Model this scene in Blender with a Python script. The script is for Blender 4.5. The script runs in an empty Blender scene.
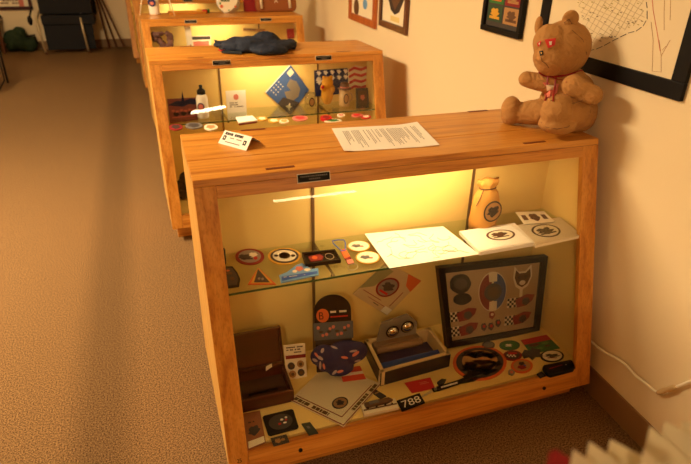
import bpy, bmesh, math, random
from mathutils import Vector, Matrix
from mathutils.bvhtree import BVHTree
rnd = random.Random(7)
C = bpy.context.scene.collection
V = Vector
PI = math.pi

# ------------------------------------------------------------------ camera (solved from the photograph)
CP = V((-1.2907, -1.3222, 1.3999)); YAW, PIT, ROL = [math.radians(a) for a in (19.559, 27.288, 1.162)]; F = 562.323
cy, sy, cp, sp = math.cos(YAW), math.sin(YAW), math.cos(PIT), math.sin(PIT)
fw = V((sy*cp, cy*cp, -sp)); r0 = V((cy, -sy, 0)); u0 = r0.cross(fw)
cr, sr = math.cos(ROL), math.sin(ROL)
RT = cr*r0 + sr*u0; UP = -sr*r0 + cr*u0
def ray(q): return fw + RT*((q[0]-345.5)/F) - UP*((q[1]-232)/F)
def on(q, n, c):                       # point of the plane n.p = c seen at photograph position q
    d = ray(q); n = V(n); return CP + d*((c - n.dot(CP))/n.dot(d))
def zp(q, z): return on(q, (0, 0, 1), z)
def yp(q, y): return on(q, (0, 1, 0), y)
WA = -0.0364; WN = V((math.cos(WA), math.sin(WA), 0)); WC = 0.0481*math.cos(WA); WT = V((math.sin(WA), -math.cos(WA), 0))  # wall normal / direction to the camera side
def wp(q, off=0): return on(q, WN, WC-off)
def wx(y): return (WC - WN.y*y)/WN.x

cam = bpy.data.cameras.new('camera'); co = bpy.data.objects.new('camera', cam); C.objects.link(co)
M = Matrix.Identity(4)
for i in range(3):
    M[i][0] = RT[i]; M[i][1] = UP[i]; M[i][2] = -fw[i]; M[i][3] = CP[i]
co.matrix_world = M
cam.sensor_width = 36; cam.lens = F*36/691; cam.clip_start = .02; cam.clip_end = 60
cam.dof.use_dof = True; cam.dof.focus_distance = 1.72; cam.dof.aperture_fstop = 4.2
bpy.context.scene.camera = co
vs = bpy.context.scene.view_settings
vs.view_transform = 'Standard'; vs.look = 'None'; vs.gamma = 1; vs.use_curve_mapping = False; vs.exposure = 0.0

# ------------------------------------------------------------------ materials
MATS = {}
def lin(c): return tuple(((x/255)/12.92 if x/255 <= .04045 else ((x/255+.055)/1.055)**2.4) for x in c)
def mat(name, col, rough=.6, metal=0, bump=0, bscale=200, spec=.5, var=0, vscale=8, trans=0, coat=0, srgb=True):
    if name in MATS: return MATS[name]
    m = bpy.data.materials.new(name); m.use_nodes = True; nt = m.node_tree; b = nt.nodes['Principled BSDF']
    c = lin(col) if srgb else col
    b.inputs['Base Color'].default_value = (*c, 1); b.inputs['Roughness'].default_value = rough
    b.inputs['Metallic'].default_value = metal; b.inputs['Specular IOR Level'].default_value = spec
    b.inputs['Coat Weight'].default_value = coat; b.inputs['Coat Roughness'].default_value = .15
    tc = nt.nodes.new('ShaderNodeTexCoord')
    if var:
        n = nt.nodes.new('ShaderNodeTexNoise'); n.inputs['Scale'].default_value = vscale; n.inputs['Detail'].default_value = 4
        nt.links.new(tc.outputs['Object'], n.inputs['Vector'])
        r = nt.nodes.new('ShaderNodeValToRGB'); r.color_ramp.elements[0].position = .3; r.color_ramp.elements[1].position = .7
        r.color_ramp.elements[0].color = (*[x*(1-var) for x in c], 1); r.color_ramp.elements[1].color = (*[min(1, x*(1+var)) for x in c], 1)
        nt.links.new(n.outputs['Fac'], r.inputs['Fac']); nt.links.new(r.outputs['Color'], b.inputs['Base Color'])
    if bump:
        n = nt.nodes.new('ShaderNodeTexNoise'); n.inputs['Scale'].default_value = bscale; n.inputs['Detail'].default_value = 3
        nt.links.new(tc.outputs['Object'], n.inputs['Vector'])
        bu = nt.nodes.new('ShaderNodeBump'); bu.inputs['Strength'].default_value = bump; bu.inputs['Distance'].default_value = .003
        nt.links.new(n.outputs['Fac'], bu.inputs['Height']); nt.links.new(bu.outputs['Normal'], b.inputs['Normal'])
    MATS[name] = m; return m
def wood(name, axis, c1, c2, c3, rough=.38):
    m = bpy.data.materials.new(name); m.use_nodes = True; nt = m.node_tree; b = nt.nodes['Principled BSDF']; N = nt.nodes; L = nt.links
    tc = N.new('ShaderNodeTexCoord'); mp = N.new('ShaderNodeMapping')
    s = [30, 30, 30]; s[axis] = 1.6; mp.inputs['Scale'].default_value = s
    L.new(tc.outputs['Object'], mp.inputs['Vector'])
    n = N.new('ShaderNodeTexNoise'); n.inputs['Scale'].default_value = 1; n.inputs['Detail'].default_value = 5; n.inputs['Distortion'].default_value = .8
    L.new(mp.outputs[0], n.inputs['Vector'])
    r = N.new('ShaderNodeValToRGB'); e = r.color_ramp.elements
    e[0].position = .3; e[0].color = (*lin(c1), 1); e[1].position = .72; e[1].color = (*lin(c3), 1)
    k = e.new(.5); k.color = (*lin(c2), 1)
    L.new(n.outputs['Fac'], r.inputs['Fac'])
    mp2 = N.new('ShaderNodeMapping'); s2 = [260, 260, 260]; s2[axis] = 9; mp2.inputs['Scale'].default_value = s2
    L.new(tc.outputs['Object'], mp2.inputs['Vector'])
    n2 = N.new('ShaderNodeTexNoise'); n2.inputs['Scale'].default_value = 1; n2.inputs['Detail'].default_value = 2; L.new(mp2.outputs[0], n2.inputs['Vector'])
    r2 = N.new('ShaderNodeValToRGB'); r2.color_ramp.elements[0].position = .36; r2.color_ramp.elements[1].position = .5
    r2.color_ramp.elements[0].color = (.8, .72, .6, 1); r2.color_ramp.elements[1].color = (1, 1, 1, 1)
    L.new(n2.outputs['Fac'], r2.inputs['Fac'])
    mx = N.new('ShaderNodeMix'); mx.data_type = 'RGBA'; mx.blend_type = 'MULTIPLY'; mx.inputs[0].default_value = .8
    L.new(r.outputs[0], mx.inputs[6]); L.new(r2.outputs[0], mx.inputs[7]); L.new(mx.outputs[2], b.inputs['Base Color'])
    b.inputs['Roughness'].default_value = rough; b.inputs['Coat Weight'].default_value = .25; b.inputs['Coat Roughness'].default_value = .25
    MATS[name] = m; return m
OAK = ((178, 106, 32), (210, 140, 50), (224, 160, 70))
WX, WY, WZ = [wood('oak_'+'xyz'[i], i, *OAK) for i in range(3)]
EDGE = wood('pale_oak_side', 2, (206, 146, 66), (230, 176, 92), (240, 194, 112))
DKW = wood('dark_red_wood', 0, (42, 7, 8), (64, 11, 11), (78, 17, 15), .3)
WALNUT = wood('walnut', 2, (62, 30, 16), (92, 48, 26), (110, 62, 36), .35)
def glassy(name, tint=(1, 1, 1), refl=1.0, rough=.0, ior=1.5):
    m = bpy.data.materials.new(name); m.use_nodes = True; nt = m.node_tree; N = nt.nodes; L = nt.links; N.clear()
    o = N.new('ShaderNodeOutputMaterial'); t = N.new('ShaderNodeBsdfTransparent'); t.inputs[0].default_value = (*tint, 1)
    g = N.new('ShaderNodeBsdfGlossy'); g.inputs['Roughness'].default_value = rough; lw = N.new('ShaderNodeLayerWeight'); pw = N.new('ShaderNodeMath'); pw.operation = 'POWER'; pw.inputs[1].default_value = 5; L.new(lw.outputs['Facing'], pw.inputs[0]); f = N.new('ShaderNodeMath'); f.operation = 'MULTIPLY_ADD'; f.inputs[1].default_value = .94; f.inputs[2].default_value = .04; L.new(pw.outputs[0], f.inputs[0])
    mu = N.new('ShaderNodeMath'); mu.operation = 'MULTIPLY'; mu.inputs[1].default_value = refl; mu.use_clamp = True
    x = N.new('ShaderNodeMixShader'); L.new(f.outputs[0], mu.inputs[0]); L.new(mu.outputs[0], x.inputs[0]); L.new(t.outputs[0], x.inputs[1]); L.new(g.outputs[0], x.inputs[2]); L.new(x.outputs[0], o.inputs[0])
    MATS[name] = m; return m
GLASS = glassy('pane_glass', (.98, .98, .96), .55)
SHELFG = glassy('shelf_glass', (.93, .97, .9), 1)
PLAST = glassy('clear_plastic', (.97, .96, .94), .7, .1)
def emit(name, col, s):
    m = bpy.data.materials.new(name); m.use_nodes = True; b = m.node_tree.nodes['Principled BSDF']
    b.inputs['Emission Color'].default_value = (*col, 1); b.inputs['Emission Strength'].default_value = s; b.inputs['Base Color'].default_value = (.9, .9, .9, 1)
    MATS[name] = m; return m
TUBE = emit('lit_tube', (1, .8, .42), 14)
TUBE3 = emit('added_hanging_tube', (1, .86, .6), 60); TUBE4 = emit('added_streak_tube', (1, .82, .45), 26)
TUBE2 = emit('lit_ceiling_tube', (1, .68, .34), 40)
CREAM = mat('cream_panel', (238, 206, 122), .55, var=.05, vscale=3)
WALL = mat('painted_wall', (236, 216, 176), .75, bump=.05, bscale=120)
WHITE = mat('white_paper', (246, 240, 226), .7)
OFFW = mat('off_white', (238, 226, 196), .6)
BLACK = mat('black_plastic', (14, 12, 12), .5, spec=.2)
BLKF = mat('black_cloth', (20, 20, 24), .85, bump=.3, bscale=300)
INK = mat('ink', (52, 40, 34), .7); GREYINK = mat('grey_ink', (120, 104, 84), .7)
RED = mat('red', (196, 22, 22), .5); DRED = mat('dark_red', (136, 14, 20), .6); ORANGE = mat('orange', (214, 96, 36), .5)
GOLD = mat('gold_yellow', (214, 160, 50), .5); NAVY = mat('navy', (16, 26, 84), .7); BLUE = mat('blue', (44, 96, 186), .55)
LBLUE = mat('light_blue', (110, 164, 214), .5); GREEN = mat('green', (44, 112, 44), .6); GREY = mat('grey', (110, 104, 98), .6)
DGREY = mat('dark_grey', (62, 54, 50), .6); BROWN = mat('brown', (96, 62, 34), .6); TAN = mat('tan', (176, 130, 78), .7); PINK = mat('pink', (214, 120, 100), .6)
STEEL = mat('steel', (190, 186, 176), .3, 1); BRONZE = mat('bronze_metal', (120, 92, 60), .5, .5); CHROME = mat('chrome', (220, 216, 205), .08, 1)
GEDGE = mat('glass_edge_green', (58, 92, 58), .2)
SILVER = mat('silver_grey', (150, 140, 124), .4, .3)
SKIN = mat('khaki_cloth', (180, 130, 70), .85, bump=.25, bscale=350)

# ------------------------------------------------------------------ object helpers
def link(name, verts, faces, m, parent=None, org=V((0, 0, 0)), smooth=False, mats=None):
    me = bpy.data.meshes.new(name); me.from_pydata([tuple(V(v)-org) for v in verts], [], faces); me.validate()
    bm = bmesh.new(); bm.from_mesh(me); bmesh.ops.recalc_face_normals(bm, faces=bm.faces); bm.to_mesh(me); bm.free()
    o = bpy.data.objects.new(name, me); C.objects.link(o); me.materials.append(m)
    if smooth: me.polygons.foreach_set('use_smooth', [True]*len(me.polygons))
    if parent: o.parent = parent
    else: o.location = org
    return o
def tag(o, label, cat, group=None, kind=None):
    o['label'] = label; o['category'] = cat
    if group: o['group'] = group
    if kind: o['kind'] = kind
    return o
def thing(name, loc, label, cat, group=None, rz=0):
    o = bpy.data.objects.new(name, None); C.objects.link(o); o.location = loc; o.rotation_euler.z = rz; o.empty_display_size = .02
    return tag(o, label, cat, group)
class MB:
    def __init__(s): s.v = []; s.f = []
    def add(s, v, f): k = len(s.v); s.v += [V(p) for p in v]; s.f += [tuple(i+k for i in g) for g in f]; return s
    def hexa(s, p): return s.add(p, [(0, 1, 2, 3), (7, 6, 5, 4), (0, 4, 5, 1), (1, 5, 6, 2), (2, 6, 7, 3), (3, 7, 4, 0)])
    def box(s, a, b):
        (x0, y0, z0), (x1, y1, z1) = a, b
        return s.hexa([(x0, y0, z0), (x1, y0, z0), (x1, y1, z0), (x0, y1, z0), (x0, y0, z1), (x1, y0, z1), (x1, y1, z1), (x0, y1, z1)])
    def prism(s, pts, d):                 # polygon pts extruded by vector d
        n = len(pts); d = V(d); return s.add([V(p) for p in pts]+[V(p)+d for p in pts], [tuple(range(n)), tuple(range(2*n-1, n-1, -1))]+[(i, (i+1) % n, n+(i+1) % n, n+i) for i in range(n)])
    def tube(s, pts, r, n=8, cap=True):
        pts = [V(p) for p in pts]; rs = r if isinstance(r, (list, tuple)) else [r]*len(pts); k = len(s.v); a = None
        for i, p in enumerate(pts):
            t = (pts[min(i+1, len(pts)-1)]-pts[max(i-1, 0)]).normalized()
            if a is None: a = t.orthogonal().normalized()
            a = (a - t*a.dot(t)).normalized(); b = t.cross(a)
            for j in range(n): s.v.append(p+(a*math.cos(2*PI*j/n)+b*math.sin(2*PI*j/n))*rs[i])
        for i in range(len(pts)-1):
            for j in range(n): s.f.append((k+i*n+j, k+i*n+(j+1) % n, k+(i+1)*n+(j+1) % n, k+(i+1)*n+j))
        if cap: s.f.append(tuple(k+j for j in range(n))[::-1]); s.f.append(tuple(k+(len(pts)-1)*n+j for j in range(n)))
        return s
    def lathe(s, c, prof, n=20, axis=V((0, 0, 1))):
        axis = V(axis).normalized(); return s.tube([V(c)+axis*h+axis*1e-6*i for i, (r, h) in enumerate(prof)], [r for r, h in prof], n)
    def ball(s, c, r, q=None, n=16, m=10):
        c = V(c); r = V(r) if isinstance(r, (tuple, list, Vector)) else V((r, r, r)); k = len(s.v)
        for i in range(1, m):
            a = PI*i/m
            for j in range(n):
                p = V((math.sin(a)*math.cos(2*PI*j/n)*r.x, math.sin(a)*math.sin(2*PI*j/n)*r.y, math.cos(a)*r.z))
                s.v.append(c+(q @ p if q else p))
        t = V((0, 0, r.z)); s.v.append(c+(q @ t if q else t)); s.v.append(c-(q @ t if q else t)); T = len(s.v)-2
        for i in range(m-2):
            for j in range(n): s.f.append((k+i*n+j, k+(i+1)*n+j, k+(i+1)*n+(j+1) % n, k+i*n+(j+1) % n))
        for j in range(n): s.f.append((T, k+j, k+(j+1) % n)); s.f.append((T+1, k+(m-2)*n+(j+1) % n, k+(m-2)*n+j))
        return s
    def caps(s, a, b, ra, rb, n=7):
        a, b = V(a), V(b)
        for i in range(n+1): t = i/n; s.ball(a.lerp(b, t), ra+(rb-ra)*t, n=12, m=8)
        return s
    def out(s, name, m, parent=None, org=V((0, 0, 0)), smooth=False): return link(name, s.v, s.f, m, parent, org, smooth)
def bev(o, w=.002, seg=2):
    b = o.modifiers.new('bevel', 'BEVEL'); b.width = w; b.segments = seg; b.limit_method = 'ANGLE'; b.angle_limit = .6; return o
def blob(mb, name, m, parent=None, org=V((0, 0, 0)), vox=.005, smooth=4, wr=0, ws=.06):
    o = mb.out(name, m, parent, org)
    r = o.modifiers.new('remesh', 'REMESH'); r.mode = 'VOXEL'; r.voxel_size = vox; r.use_smooth_shade = True
    s = o.modifiers.new('smooth', 'SMOOTH'); s.iterations = smooth; s.factor = .6
    if wr:
        t = bpy.data.textures.new('wrinkle', 'CLOUDS'); t.noise_scale = ws
        d = o.modifiers.new('wrinkles', 'DISPLACE'); d.texture = t; d.strength = wr; d.mid_level = .5
    return o
_glyph = {}
def glyphs(txt):
    if txt in _glyph: return _glyph[txt]
    cu = bpy.data.curves.new('t', 'FONT'); cu.body = txt; o = bpy.data.objects.new('t', cu); C.objects.link(o)
    dg = bpy.context.evaluated_depsgraph_get(); me = o.evaluated_get(dg).to_mesh()
    v = [p.co.copy() for p in me.vertices]; f = [tuple(p.vertices) for p in me.polygons]
    o.evaluated_get(dg).to_mesh_clear(); bpy.data.objects.remove(o); bpy.data.curves.remove(cu)
    x0, x1 = min(p.x for p in v), max(p.x for p in v); y0, y1 = min(p.y for p in v), max(p.y for p in v)
    _glyph[txt] = ([((p.x-x0)/(x1-x0), 1-(p.y-y0)/(y1-y0)) for p in v], f); return _glyph[txt]
def ell(cu=.5, cv=.5, ru=.5, rv=.5, n=28, a0=0, a1=2*PI):
    k = n if abs(a1-a0-2*PI) < 1e-6 else n+1
    return [(cu+ru*math.cos(a0+(a1-a0)*i/n), cv+rv*math.sin(a0+(a1-a0)*i/n)) for i in range(k)]
def rect(a, b, c, d): return [(a, b), (c, b), (c, d), (a, d)]
def ringshape(ru, rv, cu=.5, cv=.5, jag=0, n=20):
    return [(cu+ru*(1+jag*math.sin(7*2*PI*i/n+1))*math.cos(2*PI*i/n), cv+rv*(1+jag*math.sin(5*2*PI*i/n))*math.sin(2*PI*i/n)) for i in range(n)]
class Flat:
    """a flat thing spanned by four corners (TL TR BR BL); u to the right, v downwards, h = height above the base plane"""
    def __init__(s, name, c, label, cat, group=None, parent=None):
        s.c = [V(p) for p in c]; s.n = (s.c[3]-s.c[0]).cross(s.c[1]-s.c[0]).normalized()
        if s.n.dot(CP-s.c[0]) < 0: s.n = -s.n
        s.o = sum(s.c, V((0, 0, 0)))/4; s.root = thing(name, s.o, label, cat, group) if parent is None else parent
        s.org = s.o
        if parent is not None: s.org = V(parent.get('org', (0, 0, 0)))
        s.k = 0
    def at(s, u, v, h=0):
        a = s.c[0].lerp(s.c[1], u); b = s.c[3].lerp(s.c[2], u); return a.lerp(b, v)+s.n*h
    def slab(s, name, m, uvs, h0, h1, parent=None):
        mb = MB(); mb.prism([s.at(u, v, h0) for u, v in uvs], s.n*(h1-h0)); return mb.out(name, m, parent or s.root, s.org)
    def many(s, name, m, polys, h0, h1, parent=None):
        mb = MB()
        for uvs in polys: mb.prism([s.at(u, v, h0) for u, v in uvs], s.n*(h1-h0))
        return mb.out(name, m, parent or s.root, s.org)
    def text(s, name, txt, m, a, b, c, d, h, th=.0004, parent=None):
        v, f = glyphs(txt); mb = MB()
        mb.add([s.at(a+(c-a)*x, b+(d-b)*y, h+th) for x, y in v], f); return mb.out(name, m, parent or s.root, s.org)
    def lines(s, name, m, a, b, c, d, rows, h, dens=.8, vert=False, seed=1, parent=None, fill=.5):
        r = random.Random(seed); ps = []
        for i in range(rows):
            t0 = i/rows; x = 0
            end = r.uniform(.6, 1)
            while x < end:
                w = r.uniform(.03, .1)
                if r.random() < dens:
                    if not vert: ps.append(rect(a+(c-a)*x, b+(d-b)*(t0), a+(c-a)*min(end, x+w), b+(d-b)*(t0+fill/rows)))
                    else: ps.append(rect(a+(c-a)*t0, b+(d-b)*x, a+(c-a)*(t0+fill/rows), b+(d-b)*min(end, x+w)))
                x += w+.012
        return s.many(name, m, ps, h, h+.0003, parent)
def bbox(cx, cyy, rx, ry, f): return [f(q) for q in ((cx-rx, cyy-ry), (cx+rx, cyy-ry), (cx+rx, cyy+ry), (cx-rx, cyy+ry))]
def quad(qs, f): return [f(q) for q in qs]

# ------------------------------------------------------------------ room
def struct(o): o['kind'] = 'structure'; return o
XL, YF, YB, ZC = -5.2, -6.2, 7.68, 2.45
carpet = bpy.data.materials.new('carpet'); carpet.use_nodes = True
nt = carpet.node_tree; N = nt.nodes; L = nt.links; b = N['Principled BSDF']; b.inputs['Roughness'].default_value = .95; b.inputs['Specular IOR Level'].default_value = .1
tc = N.new('ShaderNodeTexCoord'); n = N.new('ShaderNodeTexNoise'); n.inputs['Scale'].default_value = 210; n.inputs['Detail'].default_value = 6; n.inputs['Roughness'].default_value = .7
L.new(tc.outputs['Object'], n.inputs['Vector']); r = N.new('ShaderNodeValToRGB'); r.color_ramp.elements[0].position = .4; r.color_ramp.elements[1].position = .6
r.color_ramp.elements[0].color = (*lin((70, 48, 28)), 1); r.color_ramp.elements[1].color = (*lin((150, 118, 78)), 1); L.new(n.outputs['Fac'], r.inputs['Fac'])
# a darker lane in the carpet along the aisle
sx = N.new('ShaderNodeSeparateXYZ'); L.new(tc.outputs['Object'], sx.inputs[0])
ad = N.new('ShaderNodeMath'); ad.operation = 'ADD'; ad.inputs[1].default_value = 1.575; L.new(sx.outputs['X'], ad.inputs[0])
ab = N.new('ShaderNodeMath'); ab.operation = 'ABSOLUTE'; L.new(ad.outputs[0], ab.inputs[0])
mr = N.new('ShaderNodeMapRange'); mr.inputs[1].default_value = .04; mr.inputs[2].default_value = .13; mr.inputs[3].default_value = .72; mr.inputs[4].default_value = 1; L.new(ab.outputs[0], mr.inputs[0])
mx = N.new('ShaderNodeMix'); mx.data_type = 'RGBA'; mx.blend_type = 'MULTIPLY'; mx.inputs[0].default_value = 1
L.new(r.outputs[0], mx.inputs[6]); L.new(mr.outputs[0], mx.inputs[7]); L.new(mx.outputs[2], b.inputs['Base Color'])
bu = N.new('ShaderNodeBump'); bu.inputs['Strength'].default_value = .5; bu.inputs['Distance'].default_value = .004; L.new(n.outputs['Fac'], bu.inputs['Height']); L.new(bu.outputs[0], b.inputs['Normal'])
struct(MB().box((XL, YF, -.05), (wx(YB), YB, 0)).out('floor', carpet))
struct(MB().box((XL, YF, ZC), (wx(YB), YB, ZC+.05)).out('ceiling', mat('ceiling_tile', (226, 218, 200), .9)))
def wslab(y0, y1, z0, z1, t0, t1):
    mb = MB(); P = [V((wx(y)-0, y, 0)) for y in (y0, y1)]; n = WN
    return mb.hexa([P[0]+n*t0+V((0, 0, z0)), P[0]+n*t1+V((0, 0, z0)), P[1]+n*t1+V((0, 0, z0)), P[1]+n*t0+V((0, 0, z0)), P[0]+n*t0+V((0, 0, z1)), P[0]+n*t1+V((0, 0, z1)), P[1]+n*t1+V((0, 0, z1)), P[1]+n*t0+V((0, 0, z1))])
struct(wslab(YF, YB, 0, ZC, 0, .08).out('wall_right', WALL))
struct(MB().box((XL, YB, 0), (wx(YB)+.08, YB+.08, ZC)).out('wall_back', WALL))
struct(MB().box((XL-.08, YF, 0), (XL, YB, ZC)).out('wall_left', WALL))
struct(MB().box((XL, YF-.08, 0), (wx(YF), YF, ZC)).out('wall_front', mat('dark_panelling', (74, 50, 34), .7)))
COVE = mat('brown_vinyl_base', (138, 104, 66), .45)
struct(bev(wslab(YF, YB-.01, 0, .1, -.008, 0).out('baseboard_right', COVE), .003))
struct(bev(MB().box((XL, YB-.012, 0), (wx(YB)-.01, YB, .11)).out('baseboard_back', COVE), .003))

# ------------------------------------------------------------------ display cases
W, H, PL, D, SL = 1.2192, .8766, .0733, .3832, .2636
ZD, ZS, YV = .136, .573, .172                # deck level, shelf top, divider position
NF = V((0, -1, SL)).normalized()             # outward normal of the sloping front
def fy(z): return -SL*(H-z)
def fpt(x, z, o=0): return V((x, fy(z), z))+NF*o
def fslab(mb, x0, x1, z0, z1, o0, o1): return mb.hexa([fpt(x0, z0, o0), fpt(x1, z0, o0), fpt(x1, z1, o0), fpt(x0, z1, o0), fpt(x0, z0, o1), fpt(x1, z0, o1), fpt(x1, z1, o1), fpt(x0, z1, o1)])
CASES = []; HINGE = mat('hinge_brown', (116, 50, 18), .5)
def make_case(X, Y, rz, label, plates, lamp, marks=True, num=None, dz=0, full=True):
    t = thing('display_case', (X, Y, 0), label, 'display case', 'oak display cases in a row along the wall', rz)
    inv = t
    for nm, xa, xb in (('side_panel', -W, -W+.018), ('side_panel', -.018, 0)):
        p = [(xa, fy(PL)+.019, PL), (xa, fy(H)+.017, H-.018), (xa, D, H-.018), (xa, D, PL)]
        bev(MB().prism(p, (xb-xa, 0, 0)).out(nm, EDGE if xa < -1 else WZ, t), .001)
    # top: fixed board behind, lid in front
    bev(MB().box((-W, .1465, H-.018), (0, D, H)).out('top_board', WX, t), .0015)
    bev(MB().prism([(-W, fy(H-.018), H-.018), (-W, 0, H), (-W, .143, H), (-W, .143, H-.018)], (W, 0, 0)).out('lid', WX, t), .0015)
    for hx, hy in ((-.995, .026), (-.22, .02), (-1.0, D-.012), (-.2, D-.006)):
        MB().box((hx-.038, hy-.0055, H-.001), (hx+.038, hy+.0055, H+.0012)).out('hinge', HINGE, t)
    for nm, a in (('front_stile', (-W, -1.165, PL, H-.0185)), ('front_stile', (-.058, 0, PL, H-.0185))):
        bev(fslab(MB(), *a, -.018, 0).out(nm, WZ, t), .001)
    bev(fslab(MB(), -1.1645, -.0585, .827, H-.0185, -.018, 0).out('top_rail', WX, t), .001)
    bev(fslab(MB(), -1.1645, -.0585, PL, .138, -.018, 0).out('bottom_rail', WX, t), .001)
    MB().box((-W+.018, fy(ZD)+.024, ZD-.012), (-.018, D-.014, ZD)).out('deck', CREAM, t)
    MB().box((-W+.018, YV, ZD), (-.018, YV+.008, H-.018)).out('back_panel', CREAM, t)
    for xa in (-W+.018, -.022):
        MB().prism([(xa, fy(ZD)+.024, ZD), (xa, fy(.826)+.024, .826), (xa, YV, .826), (xa, YV, ZD)], (.004, 0, 0)).out('side_lining', CREAM, t)
    MB().box((-W+.018, D-.014, PL), (-.018, D-.002, H-.018)).out('rear_panel', WX, t)
    bev(MB().box((-W+.025, fy(PL)+.05, 0), (-.025, D-.03, PL)).out('plinth', WALNUT if 0 else WX, t), .001)
    fslab(MB(), -1.168, -.055, .135, .829, -.014, -.010).out('glass_pane', GLASS, t)
    s = MB().box((-W+.024, -.058+.0015, ZS-.006), (-.024, YV-.014, ZS)).out('glass_shelf', SHELFG, t)
    MB().box((-W+.024, -.058, ZS-.006), (-.024, -.058+.0015, ZS)).out('shelf_edge', GEDGE, s)
    for x in (-.867, -.318):
        st = MB().box((x-.0042, YV-.005, ZD), (x+.0042, YV, H-.02)).out('shelf_standard', BRONZE, t)
        MB().prism([(x-.002, YV-.006, ZS-.006), (x-.002, -.03, ZS-.006), (x-.002, -.03, ZS-.012), (x-.002, YV-.006, ZS-.03)], (.004, 0, 0)).ball((x, -.03, ZS-.014), .0065, n=10, m=6).out('shelf_bracket', BRONZE, t)
        for px, py in ((x+.015, -.01), (x+.035, -.018), (x-.01, .1), (x+.014, .12)):
            MB().lathe((px, py, ZS), [(.007, 0), (.007, .002)], 12).out('shelf_pad', PLAST, s)
    for i, (px, w) in enumerate(plates):
        pl = fslab(MB(), px-w/2, px+w/2, .842, .8655, 0, .001).out('name_plate_edge', OFFW, t)
        fslab(MB(), px-w/2+.002, px+w/2-.002, .844, .8635, .001, .002).out('name_plate', BLACK, pl)
        mb = MB(); r = random.Random(i+3)
        for zz, a, bb in ((.856, .1, .9), (.849, .35, .65)):
            x = px-w/2+w*a
            while x < px-w/2+w*bb:
                k = r.uniform(.002, .005); fslab(mb, x, x+k, zz, zz+.0035, .002, .0023); x += k+.0015
        mb.out('plate_lettering', GREY, pl)
    for px, pz in ((-1.017, .103), (-.186, .1)):
        MB().lathe(fpt(px, pz), [(.006, 0), (.006, .003), (.003, .0035)], 12, NF).out('lock', BLACK, t)
    if num:
        v, f = glyphs(num); mb = MB(); mb.add([fpt(-1.197+.013*x, .124-.012*y, .0008) for x, y in v], f); mb.out('number_sticker', BLACK, t)
    # lamp behind the top rail
    a, bx = lamp
    lp = MB().box((a-.02, .012, .838), (bx+.02, .05, .856)).out('lamp_housing', OFFW, t)
    MB().tube([(a, .03, .828), (bx, .03, .828)], .008, 10).out('lamp_tube', TUBE, lp)
    Ld = bpy.data.lights.new('case_lamp', 'AREA'); Ld.shape = 'RECTANGLE'; Ld.size = bx-a; Ld.size_y = .03; Ld.color = (1, .79, .48); Ld.energy = CASE_W*(bx-a)/.4
    lo = bpy.data.objects.new('case_lamp', Ld); C.objects.link(lo); lo.parent = t; lo.location = ((a+bx)/2, .035, .818); lo.rotation_euler = (math.radians(22), 0, 0)
    CASES.append(t); return t
CASE_W = 1.15
c1 = make_case(0, 0, 0, 'nearest oak display case with sloping glass front, teddy bear sitting on it', [(-.914, .09)], (-.83, -.34), num='25')
c2 = make_case(-.0527, 1.6174, .0165, 'second oak display case, crumpled dark hat lying on its top', [(-.875, .09), (-.34, .09)], (-.80, -.46))
c3 = make_case(-.0567, 3.268, .04, 'third oak display case with bottle, plate and bag on its top', [(-.87, .09), (-.30, .09)], (-.84, -.50))
c4 = make_case(-.10, 4.90, .03, 'fourth oak display case, mostly hidden behind the third', [(-.7, .09)], (-.95, -.6))
c5 = make_case(-.19, 6.55, .02, 'fifth and farthest oak display case next to the back wall', [(-.7, .09)], (-.9, -.5))

c0_ = make_case(-.06, -1.463, 0, 'display case beside the camera, carrying the blurred paper leaves', [(-.875, .09)], (-.80, -.46))
G = ZD+.0005
def shelf(q): return zp(q, ZS+.0006)
def deck(q): return zp(q, G)
def top(q): return zp(q, H+.0006)
def patch(name, cx, cy_, rx, ry, f, label, cat, base, centre, th=.003, group=None, inner=.78, emblem=None, jag=0, shape=None):
    p = Flat(name, bbox(cx, cy_, rx, ry, f), label, cat, group)
    bs = p.slab('border', base, shape or ell(), 0, th)
    ce = p.slab('centre', centre, ell(.5, .5, .5*inner, .5*inner), th, th+.0006)
    if emblem:
        for i, (m, ps) in enumerate(emblem): p.many('emblem', m, ps, th+.0006, th+.0011, ce)
    return p
# ---------------------------------------------------------- glass shelf of the nearest case
GS = 'scout style patches lying on the glass shelf'
patch('embroidered_patch', 249.8, 257.4, 14.5, 8, shelf, 'red-edged oval patch with grey centre, leftmost of the round ones on the glass shelf', 'patch', DRED, SILVER, group=GS,
      emblem=[(DGREY, [ringshape(.2, .16, .32, .55, .2), rect(.2, .62, .6, .7)]), (OFFW, [ringshape(.14, .13, .62, .4, .2)]), (RED, [ringshape(.07, .1, .7, .62, .1)])])
patch('embroidered_patch', 284.5, 257, 16.5, 8.3, shelf, 'gold-edged oval patch with cream middle on the glass shelf', 'patch', GOLD, DGREY, group=GS, inner=.86,
      emblem=[(OFFW, [ell(.5, .5, .36, .34)]), (GOLD, [ell(.5, .5, .17, .2, 16), ringshape(.07, .08, .24, .5), ringshape(.07, .08, .76, .5)]), (DGREY, [ell(.5, .5, .1, .12, 12)])])
p = Flat('triangular_patch', quad([(248, 268.5), (276, 268.5), (276, 285), (248, 285)], shelf), 'orange-edged triangular patch lying on the glass shelf', 'patch', GS)
tri = lambda k: [(.36+(.0)*k, .0+.5*k*.9), (1-k*.9, 1-k*.38), (k*.9, 1-k*.38)]
p.slab('border', ORANGE, tri(0), 0, .003); p.slab('centre', GOLD, tri(.12), .003, .0035); q2 = p.slab('centre', DGREY, tri(.24), .0035, .004)
p.many('emblem', SILVER, [ringshape(.05, .07, .4, .7), ringshape(.05, .07, .52, .72)], .004, .0045, q2)
p = Flat('dark_patch', quad([(218, 267.5), (236, 267), (243, 288), (218, 290)], shelf), 'dark grey shield patch with rounded edge at the left end of the glass shelf', 'patch', GS)
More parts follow.
